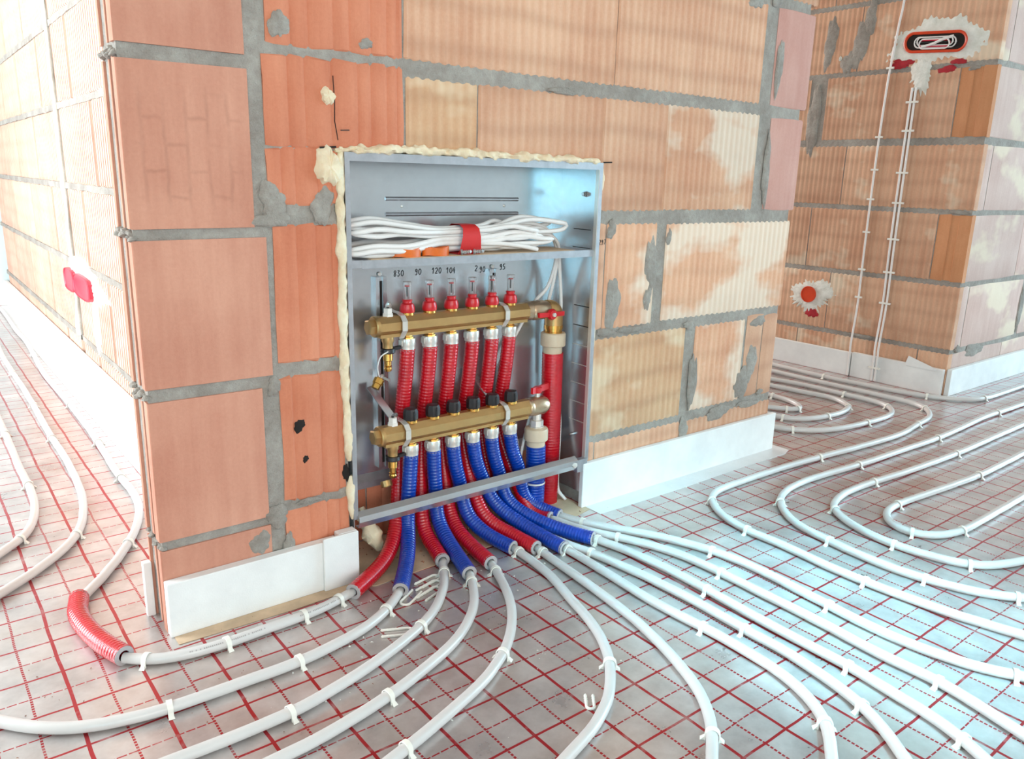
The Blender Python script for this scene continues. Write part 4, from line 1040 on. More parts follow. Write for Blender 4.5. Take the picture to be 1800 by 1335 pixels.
# ------------------------------------------------------------------ manifold cabinet
cx0, cx1, cz0, cz1, cyb = .340, .9365, .117, .781, .12
cab = thing('manifold_cabinet', (.638, .05, .1), 'open galvanised steel manifold cabinet set into the brick wall', 'cabinet')
MB().box(cx0 + .001, cx1 - .001, cyb, cyb + .0015, .135, cz1 - .002).build('back_panel', M['galv'], cab)
MB().prism([(cyb, .150), (cyb - .014, .137), (cyb - .014, .124), (cyb - .001, .124)], 0, cx0 + .002, cx1 - .002).build('bottom_lip', M['galv_edge'], cab)
for x in (cx0, cx1 - .0015):
    MB().box(x, x + .0015, -.004, cyb, .028, cz1).build('side_panel', M['galv'], cab)
MB().box(cx0, cx1, -.004, cyb, cz1 - .0015, cz1).build('top_panel', M['galv'], cab)
MB().box(cx0 - .001, cx0 + .008, -.0065, -.004, cz0, cz1 + .001).build('front_flange', M['galv_edge'], cab)
MB().box(cx1 - .008, cx1 + .001, -.0065, -.004, cz0 - .003, cz1 + .001).build('front_flange', M['galv_edge'], cab)
MB().box(cx0 + .008, cx1 - .008, -.0065, -.004, cz1 - .0135, cz1 + .001).build('front_flange', M['galv_edge'], cab)
# folded strip near the front right edge, as on the photo's bright line
MB().box(cx1 - .0095, cx1 - .008, -.006, .004, cz0, cz1 - .013).build('folded_edge', M['nickel'], cab)
# pressed slots and holes in the back panel
for z in (.7015, .672):
    MB().prism([(cyb, z - .004), (cyb - .003, z - .001), (cyb - .003, z + .001), (cyb, z + .004)], 0, .484, .809).build('pressed_rib', M['galv_edge'] if z < .7 else M['galv'], cab)
for x, z in ((.52, .687), (.771, .688)):
    MB().lathe([(.0025, 0), (.0025, .0012), (.0012, .002)], (x, cyb, z), (0, -1, 0), 12).build('rivet', M['nickel'], cab, smooth=40)
# upright mounting rails with their slots
for x, zt in ((.4675, .553), (.741, .555)):
    ra = MB().prism([(x - .012, cyb), (x - .012, cyb - .010), (x - .004, cyb - .010), (x - .004, cyb - .007), (x + .004, cyb - .007), (x + .004, cyb - .010), (x + .012, cyb - .010), (x + .012, cyb)], 2, .16, zt).build('mounting_rail', M['galv'], cab)
    MB().box(x - .003, x + .003, cyb - .0078, cyb - .007, .17, zt - .008).build('rail_slot', M['dark'], ra)
    MB().lathe([(.004, 0), (.004, .003), (.002, .0035)], (x, cyb - .002, zt + .005), (0, -1, 0), 14).build('bolt', M['nickel'], ra, smooth=40)
# slits punched into the right side panel
for z in (.64, .60):
    MB().box(cx1 - .0022, cx1 - .0014, .02, .075, z - .0008, z + .0008).build('slit', M['dark'], cab)
for z in (.47, .425, .38, .335, .29, .245, .20):
    MB().box(cx1 - .0022, cx1 - .0014, .012, .062, z - .0009, z + .0009).build('slit', M['nickel'] if z < .4 else M['dark'], cab)
bt = MB()
for q in range(3):
    bt.lathe([(.006 - q * .001, -q * .004), (.006 - q * .001, -q * .004 - .003)], (cx1 - .0015, .04, .716), (1, 0, 0), 8)
bt.build('wing_bolt', M['steel_wire'], cab, smooth=30)
MB().lathe([(.004, 0), (.004, -.006), (.002, -.012)], (cx1 - .0015, .045, .165), (1, 0, 0), 8).build('side_bolt', M['steel_wire'], cab, smooth=30)
# shelf
sh = MB().prism([(-.001, .585), (.0005, .585), (.0005, .598), (.1, .598), (.1, .5995), (-.001, .5995)], 0, cx0 + .03, cx1 - .012).build('shelf', M['galv_edge'], cab)
MB().box(cx0 + .05, cx1 - .06, .004, .098, .5995, .6003).build('shelf_dust', M['bare'], sh)
MB().box(cx0 + .009, cx0 + .032, -.0005, .003, .5865, .600).build('shelf_bracket', M['galv_edge'], sh)
MB().box(cx1 - .03, cx1 - .008, -.0005, .003, .585, .598).build('shelf_bracket', M['galv_edge'], sh)
# bottom rail
rail = MB().prism([(-.001, .130), (-.013, .123), (-.014, .112), (-.009, .100), (.004, .0985), (.004, .1005), (-.007, .102), (-.0115, .112), (-.0105, .122), (-.001, .128)], 0, .347, .9).build('bottom_rail', M['galv'], cab, smooth=20)
MB().box(.9, .930, -.012, .002, .092, .122).build('rail_bracket', M['galv_edge'], rail)
MB().lathe([(.006, 0), (.0065, .004), (.003, .005)], (.889, -.0125, .113), (0, -1, 0), 10).build('screw', M['nickel'], rail, smooth=30)

# handwritten loop lengths on the sheet, drawn as pen strokes
DIG = {
    '0': [[(.5, 1), (.15, .75), (.15, .25), (.5, 0), (.85, .25), (.85, .75), (.5, 1)]], '1': [[(.1, .7), (.55, 1), (.5, 0)]],
    '2': [[(.1, .8), (.4, 1), (.8, .8), (.6, .4), (.1, 0), (.9, .05)]], '3': [[(.1, .95), (.7, .95), (.35, .55), (.8, .35), (.5, 0), (.1, .1)]],
    '4': [[(.55, 1), (.1, .35), (.9, .35)], [(.7, .7), (.6, -.1)]], '5': [[(.85, 1), (.3, .95), (.2, .55), (.7, .5), (.75, .1), (.1, 0)]],
    '7': [[(.1, 1), (.9, 1), (.35, 0)]], '8': [[(.5, .5), (.15, .75), (.5, 1), (.8, .75), (.2, .25), (.5, 0), (.85, .25), (.5, .5)]], '9': [[(.8, .8), (.45, 1), (.15, .7), (.5, .5), (.8, .8), (.6, 0), (.2, 0)]],
}


def write_number(txt, x, y, z, h, parent, rr=.0007):
    mm = MB()
    for i, ch in enumerate(txt):
        for st in DIG.get(ch, []):
            mm.sweep(spline([(x + (i * .72 + (u + .12 * v) * .58) * h, y, z + v * h) for u, v in st], .0012), rr, 5, flat=1)
    return mm.build('handwritten_number', M['ink'], parent, smooth=60)


for txt, x, z in (('830', .500, .551), ('90', .549, .552), ('120', .589, .552), ('104', .624, .551), ('2', .697, .552), ('90', .709, .549), ('95', .763, .552)):
    write_number(txt, x, cyb - .0005, z, .0115, cab)
write_number('297', .9415, -.0006, .610, .010, wall_front, .0006)

# mounting foam around the cabinet
def foam(path, r0, amp, label, flat=.7, seed=0):
    p = spline(path, .0035)
    n_ = len(p)
    rad = lambda i, s, a: (r0 + amp * noise.noise(Vector((s * 26 + seed, 0, 0))) + amp * .9 * noise.noise(Vector((s * 75 + seed, math.cos(a) * 2.5, math.sin(a) * 2.5)))) * min(1, .4 + .1 * i, .4 + .1 * (n_ - 1 - i))
    tag(MB().sweep(p, rad, 12, flat=flat).build('mounting_foam', M['foam'], smooth=70), label, 'foam', 'mounting foam around the cabinet')


foam([(.325, .0, .783), (.42, .0, .788), (.52, .0, .789), (.62, .0, .788), (.72, .0, .786), (.82, .0, .785), (.93, .0, .785)], .0095, .009, 'ragged cream foam bead along the top edge of the cabinet', .75, 1)
tag(splat('mounting_foam', None, *FR, .312, .757, .024, .036, M['foam'], 47, .011), 'thick cream foam lump at the upper left cabinet corner', 'foam', 'mounting foam around the cabinet')
foam([(.336, .001, .79), (.334, .001, .765), (.334, .001, .74), (.334, .001, .70)], .008, .004, 'narrow cream foam bead between the thick lump and the cabinet', .9, 6)
foam([(.332, .0, .715), (.332, .0, .60), (.331, .0, .50), (.332, .0, .38), (.334, .0, .30), (.336, .0, .235)], .0085, .004, 'long cream foam bead down the left cabinet edge', .9, 9)
foam([(.338, .0, .205), (.337, .0, .165), (.340, .0, .118)], .0085, .002, 'short cream foam plug at the lower left cabinet edge', .9, 14)
foam([(.941, .002, .775), (.943, .002, .745), (.942, .002, .72)], .006, .003, 'small cream foam bulge beside the upper right cabinet edge', .9, 17)
foam([(.941, .002, .44), (.942, .002, .40), (.941, .002, .37)], .004, .002, 'thin cream foam trace midway down the right cabinet edge', .9, 19)
foam([(.395, .075, .10), (.40, .06, .07), (.41, .045, .035), (.415, .04, .015)], .016, .009, 'cream foam lump on the niche floor under the rail', .9, 23)

# ------------------------------------------------------------------ manifold bars
OCT = [(.019 * math.cos(math.radians(22.5 + 45 * k)) * 1.06, .019 * math.sin(math.radians(22.5 + 45 * k)) * 1.06) for k in range(8)]


def manifold_bar(x0, x1, y, z, xs, label, upper):
    th = thing('manifold_bar', ((x0 + x1) / 2, y, z), label, 'manifold', 'brass manifold bars')
    MB().prism([(y + a, z + b) for a, b in OCT], 0, x0 + .016, x1).build('body', M['brass'], th, smooth=25)
    MB().box(x0 + .02, x1 - .004, y - .013, y + .013, z - .0215, z - .015).build('lower_ledge', M['brass'], th)
    cap = MB().lathe([(.0205, 0), (.0205, .006), (.019, .008)], (x0 + .018, y, z), (-1, 0, 0), 24).build('end_cap', M['brass'], th, smooth=30)
    MB().lathe([(.0155, .008), (.0155, .018), (.013, .020)], (x0 + .018, y, z), (-1, 0, 0), 6, phase=.2).build('hex_plug', M['brass'], cap, smooth=20)
    # white vent plug
    pl = MB().lathe([(.011, 0), (.011, .005), (.009, .006), (.009, .015), (.0075, .016)], (x0 + .043, y, z + .018), seg=6).build('vent_plug', M['white_plastic'], th, smooth=25)
    MB().lathe([(.003, 0), (.003, .001)], (x0 + .043, y, z + .0345), seg=8).build('plug_slot', M['dark'], pl)
    # drain cock below the left end
    dx = x0 + .042
    dv = MB().lathe([(.012, 0), (.012, .010), (.010, .014), (.010, .024)], (dx, y, z - .02), (0, 0, -1), 18).build('drain_cock', M['brass'], th, smooth=30)
    MB().lathe([(.007, .024), (.014, .025), (.015, .032), (.013, .034), (.007, .035)], (dx, y, z - .02), (0, 0, -1), 14).build('black_collar', M['black'], dv, smooth=30)
    MB().bar((dx, y, z - .048), (dx + .026, y - .004, z - .044), .009, .006).build('collar_tab', M['black'], dv)
    MB().lathe([(.0095, .035), (.0095, .048), (.007, .050), (.0065, .058), (.0078, .059), (.0065, .062), (.0078, .065), (.0062, .070)], (dx, y, z - .02), (0, 0, -1), 16).build('hose_tail', M['brass_bright'], dv, smooth=30)
    # steel brackets
    for bx in (xs[0] - .018, xs[4] + .026):
        mm = MB()
        rr = .0225
        arc_ = [(y + .03, z + rr), (y, z + rr), (y - .0135, z + .0185), (y - rr, z + .009), (y - rr, z - .009), (y - .0145, z - .0185), (y - .008, z - .026)]
        for a, b in zip(arc_[:-1], arc_[1:]):
            mm.bar((bx, a[0], a[1]), (bx, b[0], b[1]), .011, .0018, up=(0, -.3, 1) if abs(b[0] - a[0]) > .004 else (0, -1, 0))
        br = mm.build('pipe_bracket', M['nickel'], th)
        if not upper:
            MB().bar((bx - .012, y + .022, z + .028), (bx - .034, .105, z + .082), .017, .002, up=(0, -.4, .8)).build('bracket_arm', M['galv'], br)
            MB().bar((bx - .001, y + .012, z + .022), (bx - .012, y + .022, z + .03), .012, .002, up=(0, -.4, .8)).build('bracket_arm', M['galv'], br)
            MB().lathe([(.005, 0), (.005, .006), (.003, .01)], (bx - .011, y + .016, z + .03), (.3, -.7, .6), 8).build('bracket_screw', M['steel_wire'], br, smooth=30)
        else:
            MB().bar((bx, y + .028, z + rr), (bx, .108, z + rr + .003), .011, .0018).build('bracket_arm', M['nickel'], br)
            MB().lathe([(.006, 0), (.0065, .008), (.004, .014)], (bx - .008, y + .03, z + rr + .004), (0, -.3, 1), 10).build('bracket_screw', M['nickel'], br, smooth=30)
    for i, x in enumerate(xs):
        nut = MB().lathe([(.0150, .0), (.0158, .002), (.0158, .013), (.0152, .0145), (.0152, .0212)], (x, y, z - .0285), (0, 0, -1), 16).build('union_nut', M['nickel'], th, smooth=30)
        MB().lathe([(.0095, 0), (.0095, .004), (.0115, .005), (.0115, .009)], (x, y, z - .0205), (0, 0, -1), 8).build('brass_nipple', M['brass_bright'], nut, smooth=30)
        MB().box(x - .0165, x - .0140, y - .006, y + .006, z - .043, z - .032).build('nut_rib', M['nickel'], nut)
        if upper:
            fm = MB().lathe([(.0140, 0), (.0150, .002), (.0150, .009), (.0128, .0165), (.0098, .0185)], (x, y, z + .0225), seg=16).build('flow_meter', M['red_plastic'], th, smooth=30)
            MB().lathe([(.0125, -.005), (.0125, .0)], (x, y, z + .0225), seg=14).build('brass_ring', M['brass_bright'], fm, smooth=30)
            MB().lathe([(.0088, .018), (.0088, .0215), (.0098, .022), (.0098, .0245), (.0085, .0255)], (x, y, z + .0225), seg=12).build('red_collar', M['red_plastic'], fm, smooth=30)
            MB().lathe([(.0078, .0252), (.0078, .053), (.0086, .054), (.0086, .059), (.0070, .060)], (x, y, z + .0225), seg=14).build('sight_glass', M['glass'], fm, smooth=30)
            sc = MB().lathe([(.0012, .031), (.0012, .050)], (x, y, z + .0225), seg=6)
            sc.build('indicator_rod', M['ink'], fm)
            MB().lathe([(.0042, .050), (.0042, .0535)], (x, y, z + .0225), seg=10).build('indicator_disc', M['red_plastic'], fm)
        else:
            kn = MB().lathe([(.0135, 0), (.0150, .003), (.0150, .017), (.0125, .023), (.006, .0245)], (x, y, z + .0225), seg=9).build('hand_knob', M['black'], th, smooth=25)
            MB().lathe([(.013, -.005), (.0135, .0005)], (x, y, z + .0225), seg=14).build('brass_ring', M['brass_bright'], kn, smooth=30)
            MB().box(x - .0015, x + .0015, y - .0158, y - .0135, z + .026, z + .042).build('knob_rib', M['black'], kn)
    return th


XU = [.4987, .5495, .601, .6525, .703, .7517]
XL = [.487, .5385, .588, .6375, .687, .737]
up = manifold_bar(.413, .795, .065, .4655, XU, 'upper brass manifold bar carrying six red flow meters', True)
lo = manifold_bar(.404, .782, .035, .256, XL, 'lower brass manifold bar carrying six black hand knobs', False)
# ball valve, elbow and union of the upper bar
vb = MB().lathe([(.0195, 0), (.0205, .004), (.0205, .012), (.019, .014), (.0215, .02), (.0215, .05), (.019, .056), (.019, .075)], (.793, .065, .4655), (1, 0, 0), 22).build('ball_valve', M['bronze'], up, smooth=30)
el = spline([(.855, .065, .4655), (.868, .065, .4645), (.876, .065, .456), (.8775, .065, .44), (.8775, .065, .425)], .004)
MB().sweep(el, .0205, 20).build('elbow', M['brass'], up, smooth=40)
MB().lathe([(.0215, 0), (.0215, .008), (.0195, .009), (.0195, .013), (.0205, .014), (.0205, .024)], (.8775, .065, .428), (0, 0, -1), 22).build('elbow_nipple', M['brass_bright'], up, smooth=30)
MB().lathe([(.0265, 0), (.0285, .003), (.0285, .029), (.0265, .031), (.0215, .032), (.0215, .048)], (.8775, .065, .411), (0, 0, -1), 28).build('plastic_union', M['beige_plastic'], up, smooth=30)
hd = MB()
hd.lathe([(.012, 0), (.013, .004), (.010, .010)], (.850, .044, .4575), (0, -1, 0), 14)
hd.bar((.850, .040, .4575), (.812, .040, .4585), .010, .006, up=(0, -1, 0))
hd.bar((.850, .040, .4575), (.884, .040, .4575), .010, .006, up=(0, -1, 0))
hv = hd.build('butterfly_handle', M['red_plastic'], vb, smooth=30)
MB().lathe([(.005, .010), (.005, .014)], (.850, .044, .4575), (0, -1, 0), 6).build('handle_nut', M['nickel'], vb)
# ball valve and union of the lower bar
vb = MB().lathe([(.0185, 0), (.0205, .003), (.0205, .010), (.0195, .012), (.0215, .018), (.0215, .045), (.017, .056), (.008, .060)], (.780, .035, .256), (1, 0, 0), 22).build('ball_valve', M['bronze'], lo, smooth=30)
MB().lathe([(.010, 0), (.010, .014), (.0155, .015), (.0155, .028), (.017, .029), (.017, .034)], (.812, .035, .238), (0, 0, -1), 8).build('valve_nipple', M['nickel'], lo, smooth=25)
MB().lathe([(.014, 0), (.0255, .004), (.027, .008), (.027, .030), (.0255, .032), (.021, .033), (.021, .046)], (.812, .035, .208), (0, 0, -1), 28).build('plastic_union', M['beige_plastic'], lo, smooth=30)
hd = MB()
hd.lathe([(.006, 0), (.006, .010)], (.812, .035, .277), (0, 0, 1), 10)
hv = hd.build('valve_stem', M['nickel'], vb)
hd = MB()
hd.lathe([(.009, 0), (.010, .003), (.010, .012), (.007, .014)], (.812, .035, .286), (0, 0, 1), 12)
hd.bar((.812, .035, .293), (.790, .028, .294), .006, .014)
hd.bar((.812, .035, .293), (.848, .043, .295), .006, .014)
hd.build('butterfly_handle', M['red_plastic'], vb, smooth=30)
# brass hose cap hanging on its strap
capth = thing('hose_cap', (.425, .06, .355), 'small brass hose cap hanging by a white strap inside the cabinet', 'cap')
MB().lathe([(.0085, 0), (.0105, .002), (.0105, .012), (.0085, .013), (.008, .022)], (.431, .055, .366), (-.6, -.2, -.8), 10).build('cap_body', M['brass_bright'], capth, smooth=30)
MB().sweep(spline([(.447, .05, .418), (.43, .048, .41), (.424, .05, .39), (.43, .055, .368)], .004), .0014, 6).build('strap', M['cable'], capth, smooth=60)
tag(MB().lathe([(.003, 0), (.0055, .001), (.0055, .004), (.0025, .005), (.0025, .022)], (.458, .10, .357), (.35, -.9, -.25), 10).build('bolt', M['nickel'], smooth=30), 'short zinc bolt sticking out of the rail under the upper manifold', 'bolt')
tag(MB().lathe([(.0095, 0), (.0115, .001), (.0115, .012), (.0095, .012), (.0095, .001)], (.442, .058, .152), (0, -.5, -.87), 18, caps=False).build('brass_sleeve_end', M['brass'], smooth=30), 'open brass outlet ring under the lower drain cock', 'outlet ring')


def riser(name, x, y, z0, z1, r, mat, label):
    th = thing(name, (x, y, z0), label, 'sleeve', 'supply and return risers')
    p = [(x + .0015 * math.sin(k * .015), y, z1 + (z0 - z1) * k / 190) for k in range(191)]
    MB().sweep(p, lambda i, s, a: r * (1 + .014 * math.sin(s * 2 * math.pi / .0068) + .006 * noise.noise(Vector((s * 8, math.cos(a), math.sin(a) + x)))), 20).build('corrugated_skin', mat, th, smooth=60)
    return th


riser('riser_sleeve', .8785, .065, .001, .364, .0240, M['red_sleeve'], 'thick red riser sleeve under the upper manifold valve')
rb = riser('riser_sleeve', .8125, .035, .001, .163, .0225, M['blue_sleeve'], 'thick blue riser sleeve under the lower manifold valve')
MB().lathe([(.0235, 0), (.0243, .001), (.0243, .003), (.0235, .004)], (.8125, .035, .072), seg=24).build('cable_tie', M['white_plastic'], rb, smooth=40)

# ------------------------------------------------------------------ shelf contents
coil = thing('cable_coil', (.6, .05, .6), 'bundled white cable coil bound with red tape on the cabinet shelf', 'cable coil')
rc = random.Random(4)
loops = [
    # (x left, x right, z upper left, z lower left, z tape upper, z tape lower, z right upper, z right lower, y)
    (.360, .872, .664, .650, .648, .640, .664, .640, .028), (.362, .780, .652, .640, .644, .636, .652, .630, .014), (.372, .760, .668, .654, .650, .644, .660, .646, .070), (.366, .850, .660, .642, .645, .634, .668, .650, .055),
    (.358, .800, .622, .608, .630, .616, .640, .612, .020), (.356, .820, .614, .6055, .622, .612, .632, .618, .013), (.364, .740, .618, .606, .616, .609, .622, .608, .042), (.380, .720, .624, .608, .630, .614, .648, .630, .085),
]
for (xl_, xr_, zl0, zl1, zt0, zt1, zr0, zr1, yc) in loops:
    yt = .022 + yc * .35
    wl, wr = (.61 - xl_), (xr_ - .61)
    pts = [(xl_, yc, (zl0 + zl1) / 2), (xl_ + .012, yc - .004, zl0 - .004), (xl_ + .05, yc - .006, zl0), (xl_ + wl * .45, yc * .8, zl0 - .004 + .25 * (zt0 - zl0)), (xl_ + wl * .75, yt, zt0 - .001), (.61, yt, zt0),
           (.61 + wr * .3, yt, zt0 + .2 * (zr0 - zt0)), (.61 + wr * .62, yc * .8 + .01, zr0), (xr_ - .025, yc, zr0 - .006), (xr_, yc + .002, (zr0 + zr1) / 2), (xr_ - .02, yc + .006, zr1), (.61 + wr * .55, yc * .8 + .014, zr1 - .002),
           (.61 + wr * .25, yt + .008, zt1), (.61, yt + .008, zt1), (xl_ + wl * .7, yt + .006, zt1 - .001), (xl_ + wl * .4, yc * .8 + .008, zl1 + .002), (xl_ + .05, yc + .004, zl1 - .001), (xl_ + .012, yc + .004, zl1 + .003), (xl_, yc, (zl0 + zl1) / 2)]
    pts = [(x, min(max(y, .006), .108), max(z, .6050)) for x, y, z in pts]
    MB().sweep(spline(pts, .008)[:-1], .0050, 8, closed=True).build('cable_loop', M['cable'], coil, smooth=60)
mm = MB()
tp = [(.028, .0145), (.030, .02), (0.028, .026)]
sec = [(.016, .6005), (.010, .610), (.008, .634), (.012, .650), (.026, .657), (.055, .657), (.072, .646), (.072, .612), (.055, .602)]
vs, fs = [], []
for x in (.588, .632):
    vs += [(x + .006 * ((z - .63) / .03) * (1 if x < .6 else -.5), y, z) for y, z in sec]
nn = len(sec)
fs = [(i, (i + 1) % nn, nn + (i + 1) % nn, nn + i) for i in range(nn)]
MB().add(vs, fs).build('red_tape', M['red_tape'], coil, smooth=50)
# loose ends
MB().sweep(spline([(.63, .03, .62), (.70, .02, .617), (.75, .012, .61), (.775, .008, .6045)], .006), .0046, 8).build('cable_end', M['cable'], coil, smooth=60)


def strap_coil(x, y, rx, ry, label):
    th = thing('orange_strap', (x, y, .6), label, 'strap', 'orange straps on the cabinet shelf')
    for j in range(3):
        q = MB()
        n_ = 28
        vs, fs = [], []
        for i in range(n_):
            a = 2 * math.pi * i / n_
            for k, z in ((1, .6005), (1, .6145 + .001 * j), (.94, .6145 + .001 * j), (.94, .6005)):
                vs.append((x + math.cos(a) * rx * (1 - .13 * j) * k + .004 * j, y + math.sin(a) * ry * (1 - .13 * j) * k, z + .0015 * math.sin(a * 2 + j)))
        for i in range(n_):
            b = (i + 1) % n_
            for k in range(4):
                l = (k + 1) % 4
                fs.append((i * 4 + k, i * 4 + l, b * 4 + l, b * 4 + k))
        q.add(vs, fs).build('strap_turn', M['orange'], th, smooth=30)


strap_coil(.470, .018, .030, .014, 'coiled orange strap on the shelf, left of the two')
strap_coil(.535, .020, .029, .013, 'coiled orange strap on the shelf beside the red tape')
for x, lab in ((.583, 'small shiny screw on the shelf below the red tape'), (.612, 'small shiny screw on the shelf right of the red tape')):
    q = MB()
    q.lathe([(.005, 0), (.006, .003), (.0035, .005), (.003, .02), (.0015, .022)], (x, .006, .6058), (.8, -.5, .1), 8)
    for s_ in range(4):
        q.lathe([(.003, .006 + s_ * .0035), (.0045, .0075 + s_ * .0035), (.003, .009 + s_ * .0035)], (x, .006, .6058), (.8, -.5, .1), 8)
    tag(q.build('screw', M['steel_wire'], smooth=30), lab, 'screw')


def cable(name, pts, r, label, group, mat='cable'):
    o = MB().sweep(spline(pts, .008), r, 8).build(name, M[mat], smooth=60)
    return tag(o, label, 'cable', group)


cable('white_cable', [(.74, .06, .652), (.79, .055, .655), (.835, .06, .645), (.868, .068, .622), (.884, .074, .598), (.889, .082, .56), (.876, .09, .51), (.846, .1, .475), (.815, .103, .43), (.775, .103, .37), (.755, .104, .34), (.752, .108, .28)], .0042, 'white cable leaving the coil and bending left behind the upper valve', 'cables down the right side of the cabinet')
cable('white_cable', [(.76, .05, .64), (.81, .05, .645), (.85, .058, .63), (.878, .068, .605), (.893, .08, .57), (.893, .09, .52), (.889, .1, .47), (.887, .106, .40), (.889, .108, .30)], .0042, 'white cable leaving the coil straight down behind the red riser', 'cables down the right side of the cabinet')
cable('white_cable', [(.78, .04, .63), (.83, .045, .632), (.865, .055, .618), (.887, .068, .595), (.902, .08, .55), (.912, .085, .50), (.915, .085, .46), (.910, .085, .41), (.905, .09, .35), (.908, .088, .28), (.918, .078, .21), (.914, .07, .15), (.906, .062, .09), (.903, .055, .03), (.915, .04, .004)], .0042, 'white cable leaving the coil with the rightmost bow down to the floor', 'cables down the right side of the cabinet')
cable('white_cable', [(.752, .05, .235), (.765, .05, .19), (.775, .05, .14), (.781, .055, .08), (.785, .06, .02)], .0036, 'thin white cable hanging between the last blue sleeve and the blue riser, left strand', 'cables beside the blue riser')
cable('white_cable', [(.815, .062, .225), (.80, .06, .18), (.789, .06, .13), (.788, .062, .08), (.79, .068, .02)], .0036, 'thin white cable hanging between the last blue sleeve and the blue riser, right strand', 'cables beside the blue riser')

# ------------------------------------------------------------------ electrical things on the far wall
def fa_pt(y, z, off=.006):
    return (2.74 - off, y, z)


gp = splat('plaster_patch', None, *FA, -.20, 1.255, .150, .082, M['gypsum'], 51, .004, .12, 60)
tag(gp, 'white plaster patch around the orange double box high on the far wall', 'plaster')
gp2 = splat('plaster_patch', None, *FA, -.24, 1.145, .038, .052, M['gypsum'], 53, .004, .35, 40)
tag(gp2, 'white plaster dab at the top of the twin cables on the far wall', 'plaster')
gp3 = splat('plaster_patch', None, *FA, -.568, .304, .085, .062, M['gypsum'], 55, .004, .38, 60)
tag(gp3, 'white splashed plaster around the round orange socket box low on the far wall', 'plaster')
box = thing('double_socket_box', (2.735, .203, 1.249), 'orange oblong socket box with wires high on the far wall', 'socket box')
n_ = 40


def oblong(a, half, r):
    y = math.cos(a)
    return (math.copysign(half, y) if abs(y) > 1e-6 else 0) + r * math.cos(a), r * math.sin(a)


def ring(prof, half, name, mat, parent, cy_, cz_, tilt=.0):
    vs, fs = [], []
    for r, d in prof:
        for i in range(n_):
            yy, zz = oblong(2 * math.pi * i / n_ + .01, half, r)
            vs.append((2.74 - d, cy_ + yy, cz_ + zz + yy * tilt))
    for k in range(len(prof) - 1):
        for i in range(n_):
            j = (i + 1) % n_
            fs.append((k * n_ + i, k * n_ + j, (k + 1) * n_ + j, (k + 1) * n_ + i))
    return MB().add(vs, fs).build(name, mat, parent, smooth=40)


ring([(.032, .004), (.036, .011), (.032, .013), (.027, .011), (.026, .006)], .076, 'box_rim', M['orange_box'], box, .203, 1.249, .07)
ring([(.0262, .0075), (.012, .0062), (.0005, .006)], .076, 'box_inside', M['dark'], box, .203, 1.249, .07)
for i, (mt, dz, rr) in enumerate((('cable', 0., .022), ('cable', .003, .017), ('pink_box', -.004, .013), ('cable', -.006, .020))):
    p = []
    for k in range(26):
        a = 2 * math.pi * k / 25
        yy, zz = oblong(a + .01, .055 - i * .006, rr * .8)
        p.append((2.74 - .010 - .0015 * i, .203 + yy, 1.248 + dz + zz + yy * .07))
    MB().sweep(p, .0026, 6).build('wire', M[mt], box, smooth=60)
MB().sweep(spline([(2.729, .25, 1.235), (2.726, .21, 1.242), (2.724, .17, 1.255), (2.728, .14, 1.262)], .006), .005, 8).build('wire', M['cable'], box, smooth=60)
sock = thing('socket_box', (2.735, .575, .303), 'round orange socket box low on the far wall', 'socket box')
MB().lathe([(.033, 0), (.034, .008), (.031, .0085), (.030, .006), (.0005, .0055)], (2.7365, .575, .303), (-1, 0, 0), 28).build('box_lid', M['orange_box'], sock, smooth=40)
for i, (y, z, ry, rz_) in enumerate([(.315, 1.19, .045, .018), (.115, 1.178, .025, .010), (.15, 1.155, .03, .012), (.555, .228, .025, .022)]):
    splat('red_paint', wall_right, *FA, -y, z, ry, rz_, M['red_paint'], 70 + i, .0012, .1)
splat('plaster_dab', wall_right, *FA, -.565, 1.227, .007, .008, M['gypsum'], 77, .003)


def wall_cable(ys, label, zt):
    p = [(2.735 if z > .2 else 2.7165, y, z) for y, z in ys]
    cable('flat_cable', p, .0042, label, 'cables on the far wall')


wall_cable([(.333, 1.9), (.336, 1.45), (.345, 1.32), (.352, 1.22), (.358, 1.12), (.362, .9), (.362, .7), (.360, .5), (.357, .3), (.353, .14), (.352, .10), (.350, .003)], 'single white cable clipped to the far wall, left of the twin cables', 0)
wall_cable([(.262, 1.10), (.262, .9), (.262, .7), (.260, .5), (.256, .3), (.252, .14), (.250, .1), (.249, .003)], 'left one of the twin white cables down the far wall', 0)
wall_cable([(.248, 1.10), (.247, .9), (.246, .7), (.244, .5), (.241, .3), (.238, .14), (.237, .1), (.236, .003)], 'right one of the twin white cables down the far wall', 0)
for i, (z, y) in enumerate(((1.175, .355), (.93, .362), (.81, .362), (.70, .362), (.575, .361), (.43, .359), (.32, .357))):
    o = MB().bar((2.7335, y + .014, z), (2.7335, y - .014, z), .007, .007, up=(1, 0, 0)).build('cable_clip', M['clip'])
    tag(o, f'white nail clip on the single far wall cable, {ORD[i]} from the top', 'cable clip', 'nail clips on the far wall cables')
for i, (z, y) in enumerate(((1.05, .255), (.95, .255), (.80, .254), (.69, .253), (.555, .251), (.43, .249), (.31, .248), (.055, .243))):
    cx_ = 2.7335 if z > .2 else 2.7145
    o = MB().bar((cx_, y + .022, z), (cx_, y - .022, z), .007, .007, up=(1, 0, 0)).build('cable_clip', M['clip'])
    tag(o, f'white nail clip across the twin far wall cables, {ORD[i]} from the top', 'cable clip', 'nail clips on the far wall cables')

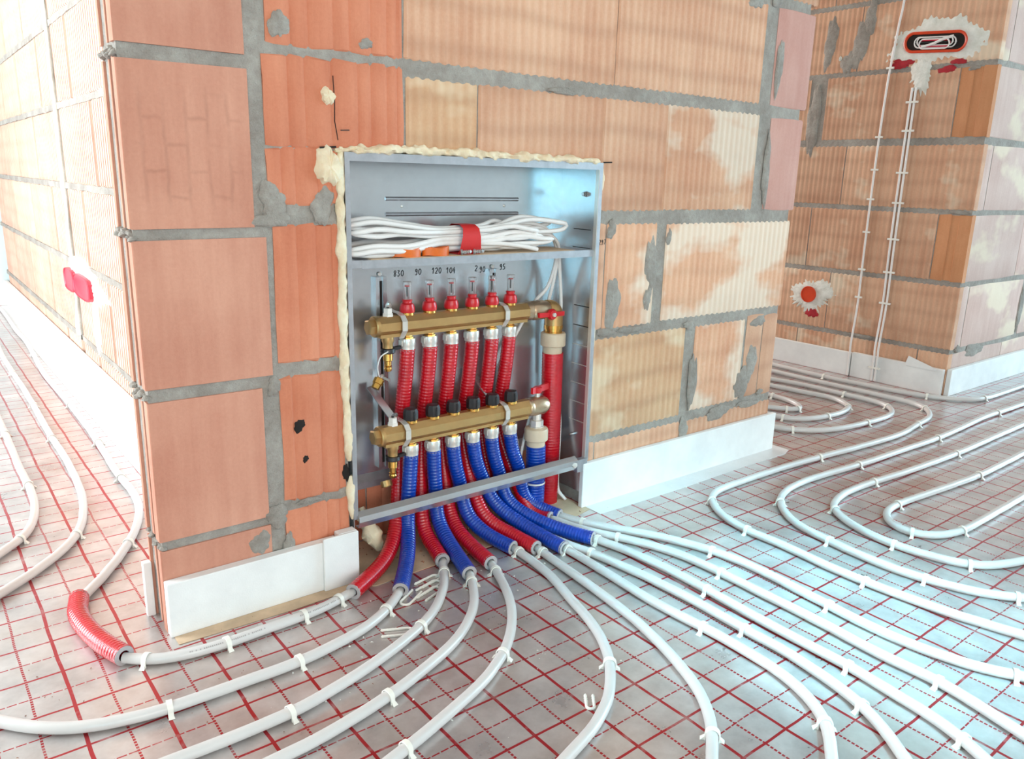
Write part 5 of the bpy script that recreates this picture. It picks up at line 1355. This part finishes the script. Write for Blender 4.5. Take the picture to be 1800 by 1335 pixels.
# ------------------------------------------------------------------ red boxes on the left wall
LB = ((.19, 0, 0), (0, -1, 0), (-1, 0, 0))
tag(splat('plaster_patch', None, *LB, -1.55, .395, .30, .065, M['gypsum'], 81, .006, .15, 50), 'white plaster around the red boxes on the bright left wall', 'plaster')
splat('plaster_run', wall_left, *LB, -1.42, .27, .04, .10, M['gypsum'], 82, .005, .2, 40)
bx = thing('red_wall_box', (.18, 1.6, .37), 'pair of red plastic wall boxes on the bright left wall', 'socket box')
for yc, w in ((1.74, .085), (1.53, .13)):
    vs, fs = [], []
    n_ = 24
    for d, k in ((.0, 1.), (.016, 1.), (.018, .94), (.014, .9)):
        for i in range(n_):
            a = 2 * math.pi * i / n_
            c, s_ = math.cos(a), math.sin(a)
            e = (abs(c) ** 4 + abs(s_) ** 4) ** -.25
            vs.append((.19 - d, yc + c * e * w * k, .375 + s_ * e * .038 * k))
    for r_ in range(3):
        for i in range(n_):
            j = (i + 1) % n_
            fs.append((r_ * n_ + i, r_ * n_ + j, (r_ + 1) * n_ + j, (r_ + 1) * n_ + i))
    fs.append(tuple(3 * n_ + i for i in range(n_)))
    MB().add(vs, fs).build('box_lid', M['pink_box'], bx, smooth=40)

# ------------------------------------------------------------------ crumbs and grit on the foil
def crumbs(name, mat, spots, label, cat):
    mm = MB()
    rr = random.Random(8)
    for x, y, s_ in spots:
        vs = [(x + rr.uniform(-1, 1) * s_, y + rr.uniform(-1, 1) * s_, rr.uniform(.0002, .0012)) for _ in range(4)] + [(x, y, s_ * rr.uniform(.7, 1.3))]
        mm.add(vs, [(0, 1, 4), (1, 2, 4), (2, 3, 4), (3, 0, 4), (0, 3, 2, 1)])
    tag(mm.build(name, mat), label, cat, kind='stuff')


rr = random.Random(21)
sp = [(rr.gauss(.35, .18), rr.gauss(-.22, .12), rr.uniform(.0012, .003)) for _ in range(110)]
sp += [(rr.uniform(.95, 1.65), rr.uniform(-.07, -.02), rr.uniform(.0015, .004)) for _ in range(40)]
crumbs('white_crumbs', M['crumb'], [q for q in sp if q[1] < -.03], 'white foam crumbs scattered on the foil', 'crumbs')
sp = [(rr.uniform(-.3, .25), rr.uniform(-.3, .1) - .05, rr.uniform(.001, .0022)) for _ in range(80)]
sp += [(rr.uniform(.35, .9), rr.uniform(-.04, .1), rr.uniform(.002, .006)) for _ in range(60)]
crumbs('brick_grit', M['grit'], [q for q in sp if not (q[0] > -.02 and q[1] > -.03 and q[0] < .345)], 'brown brick grit scattered on the foil and niche floor', 'grit')
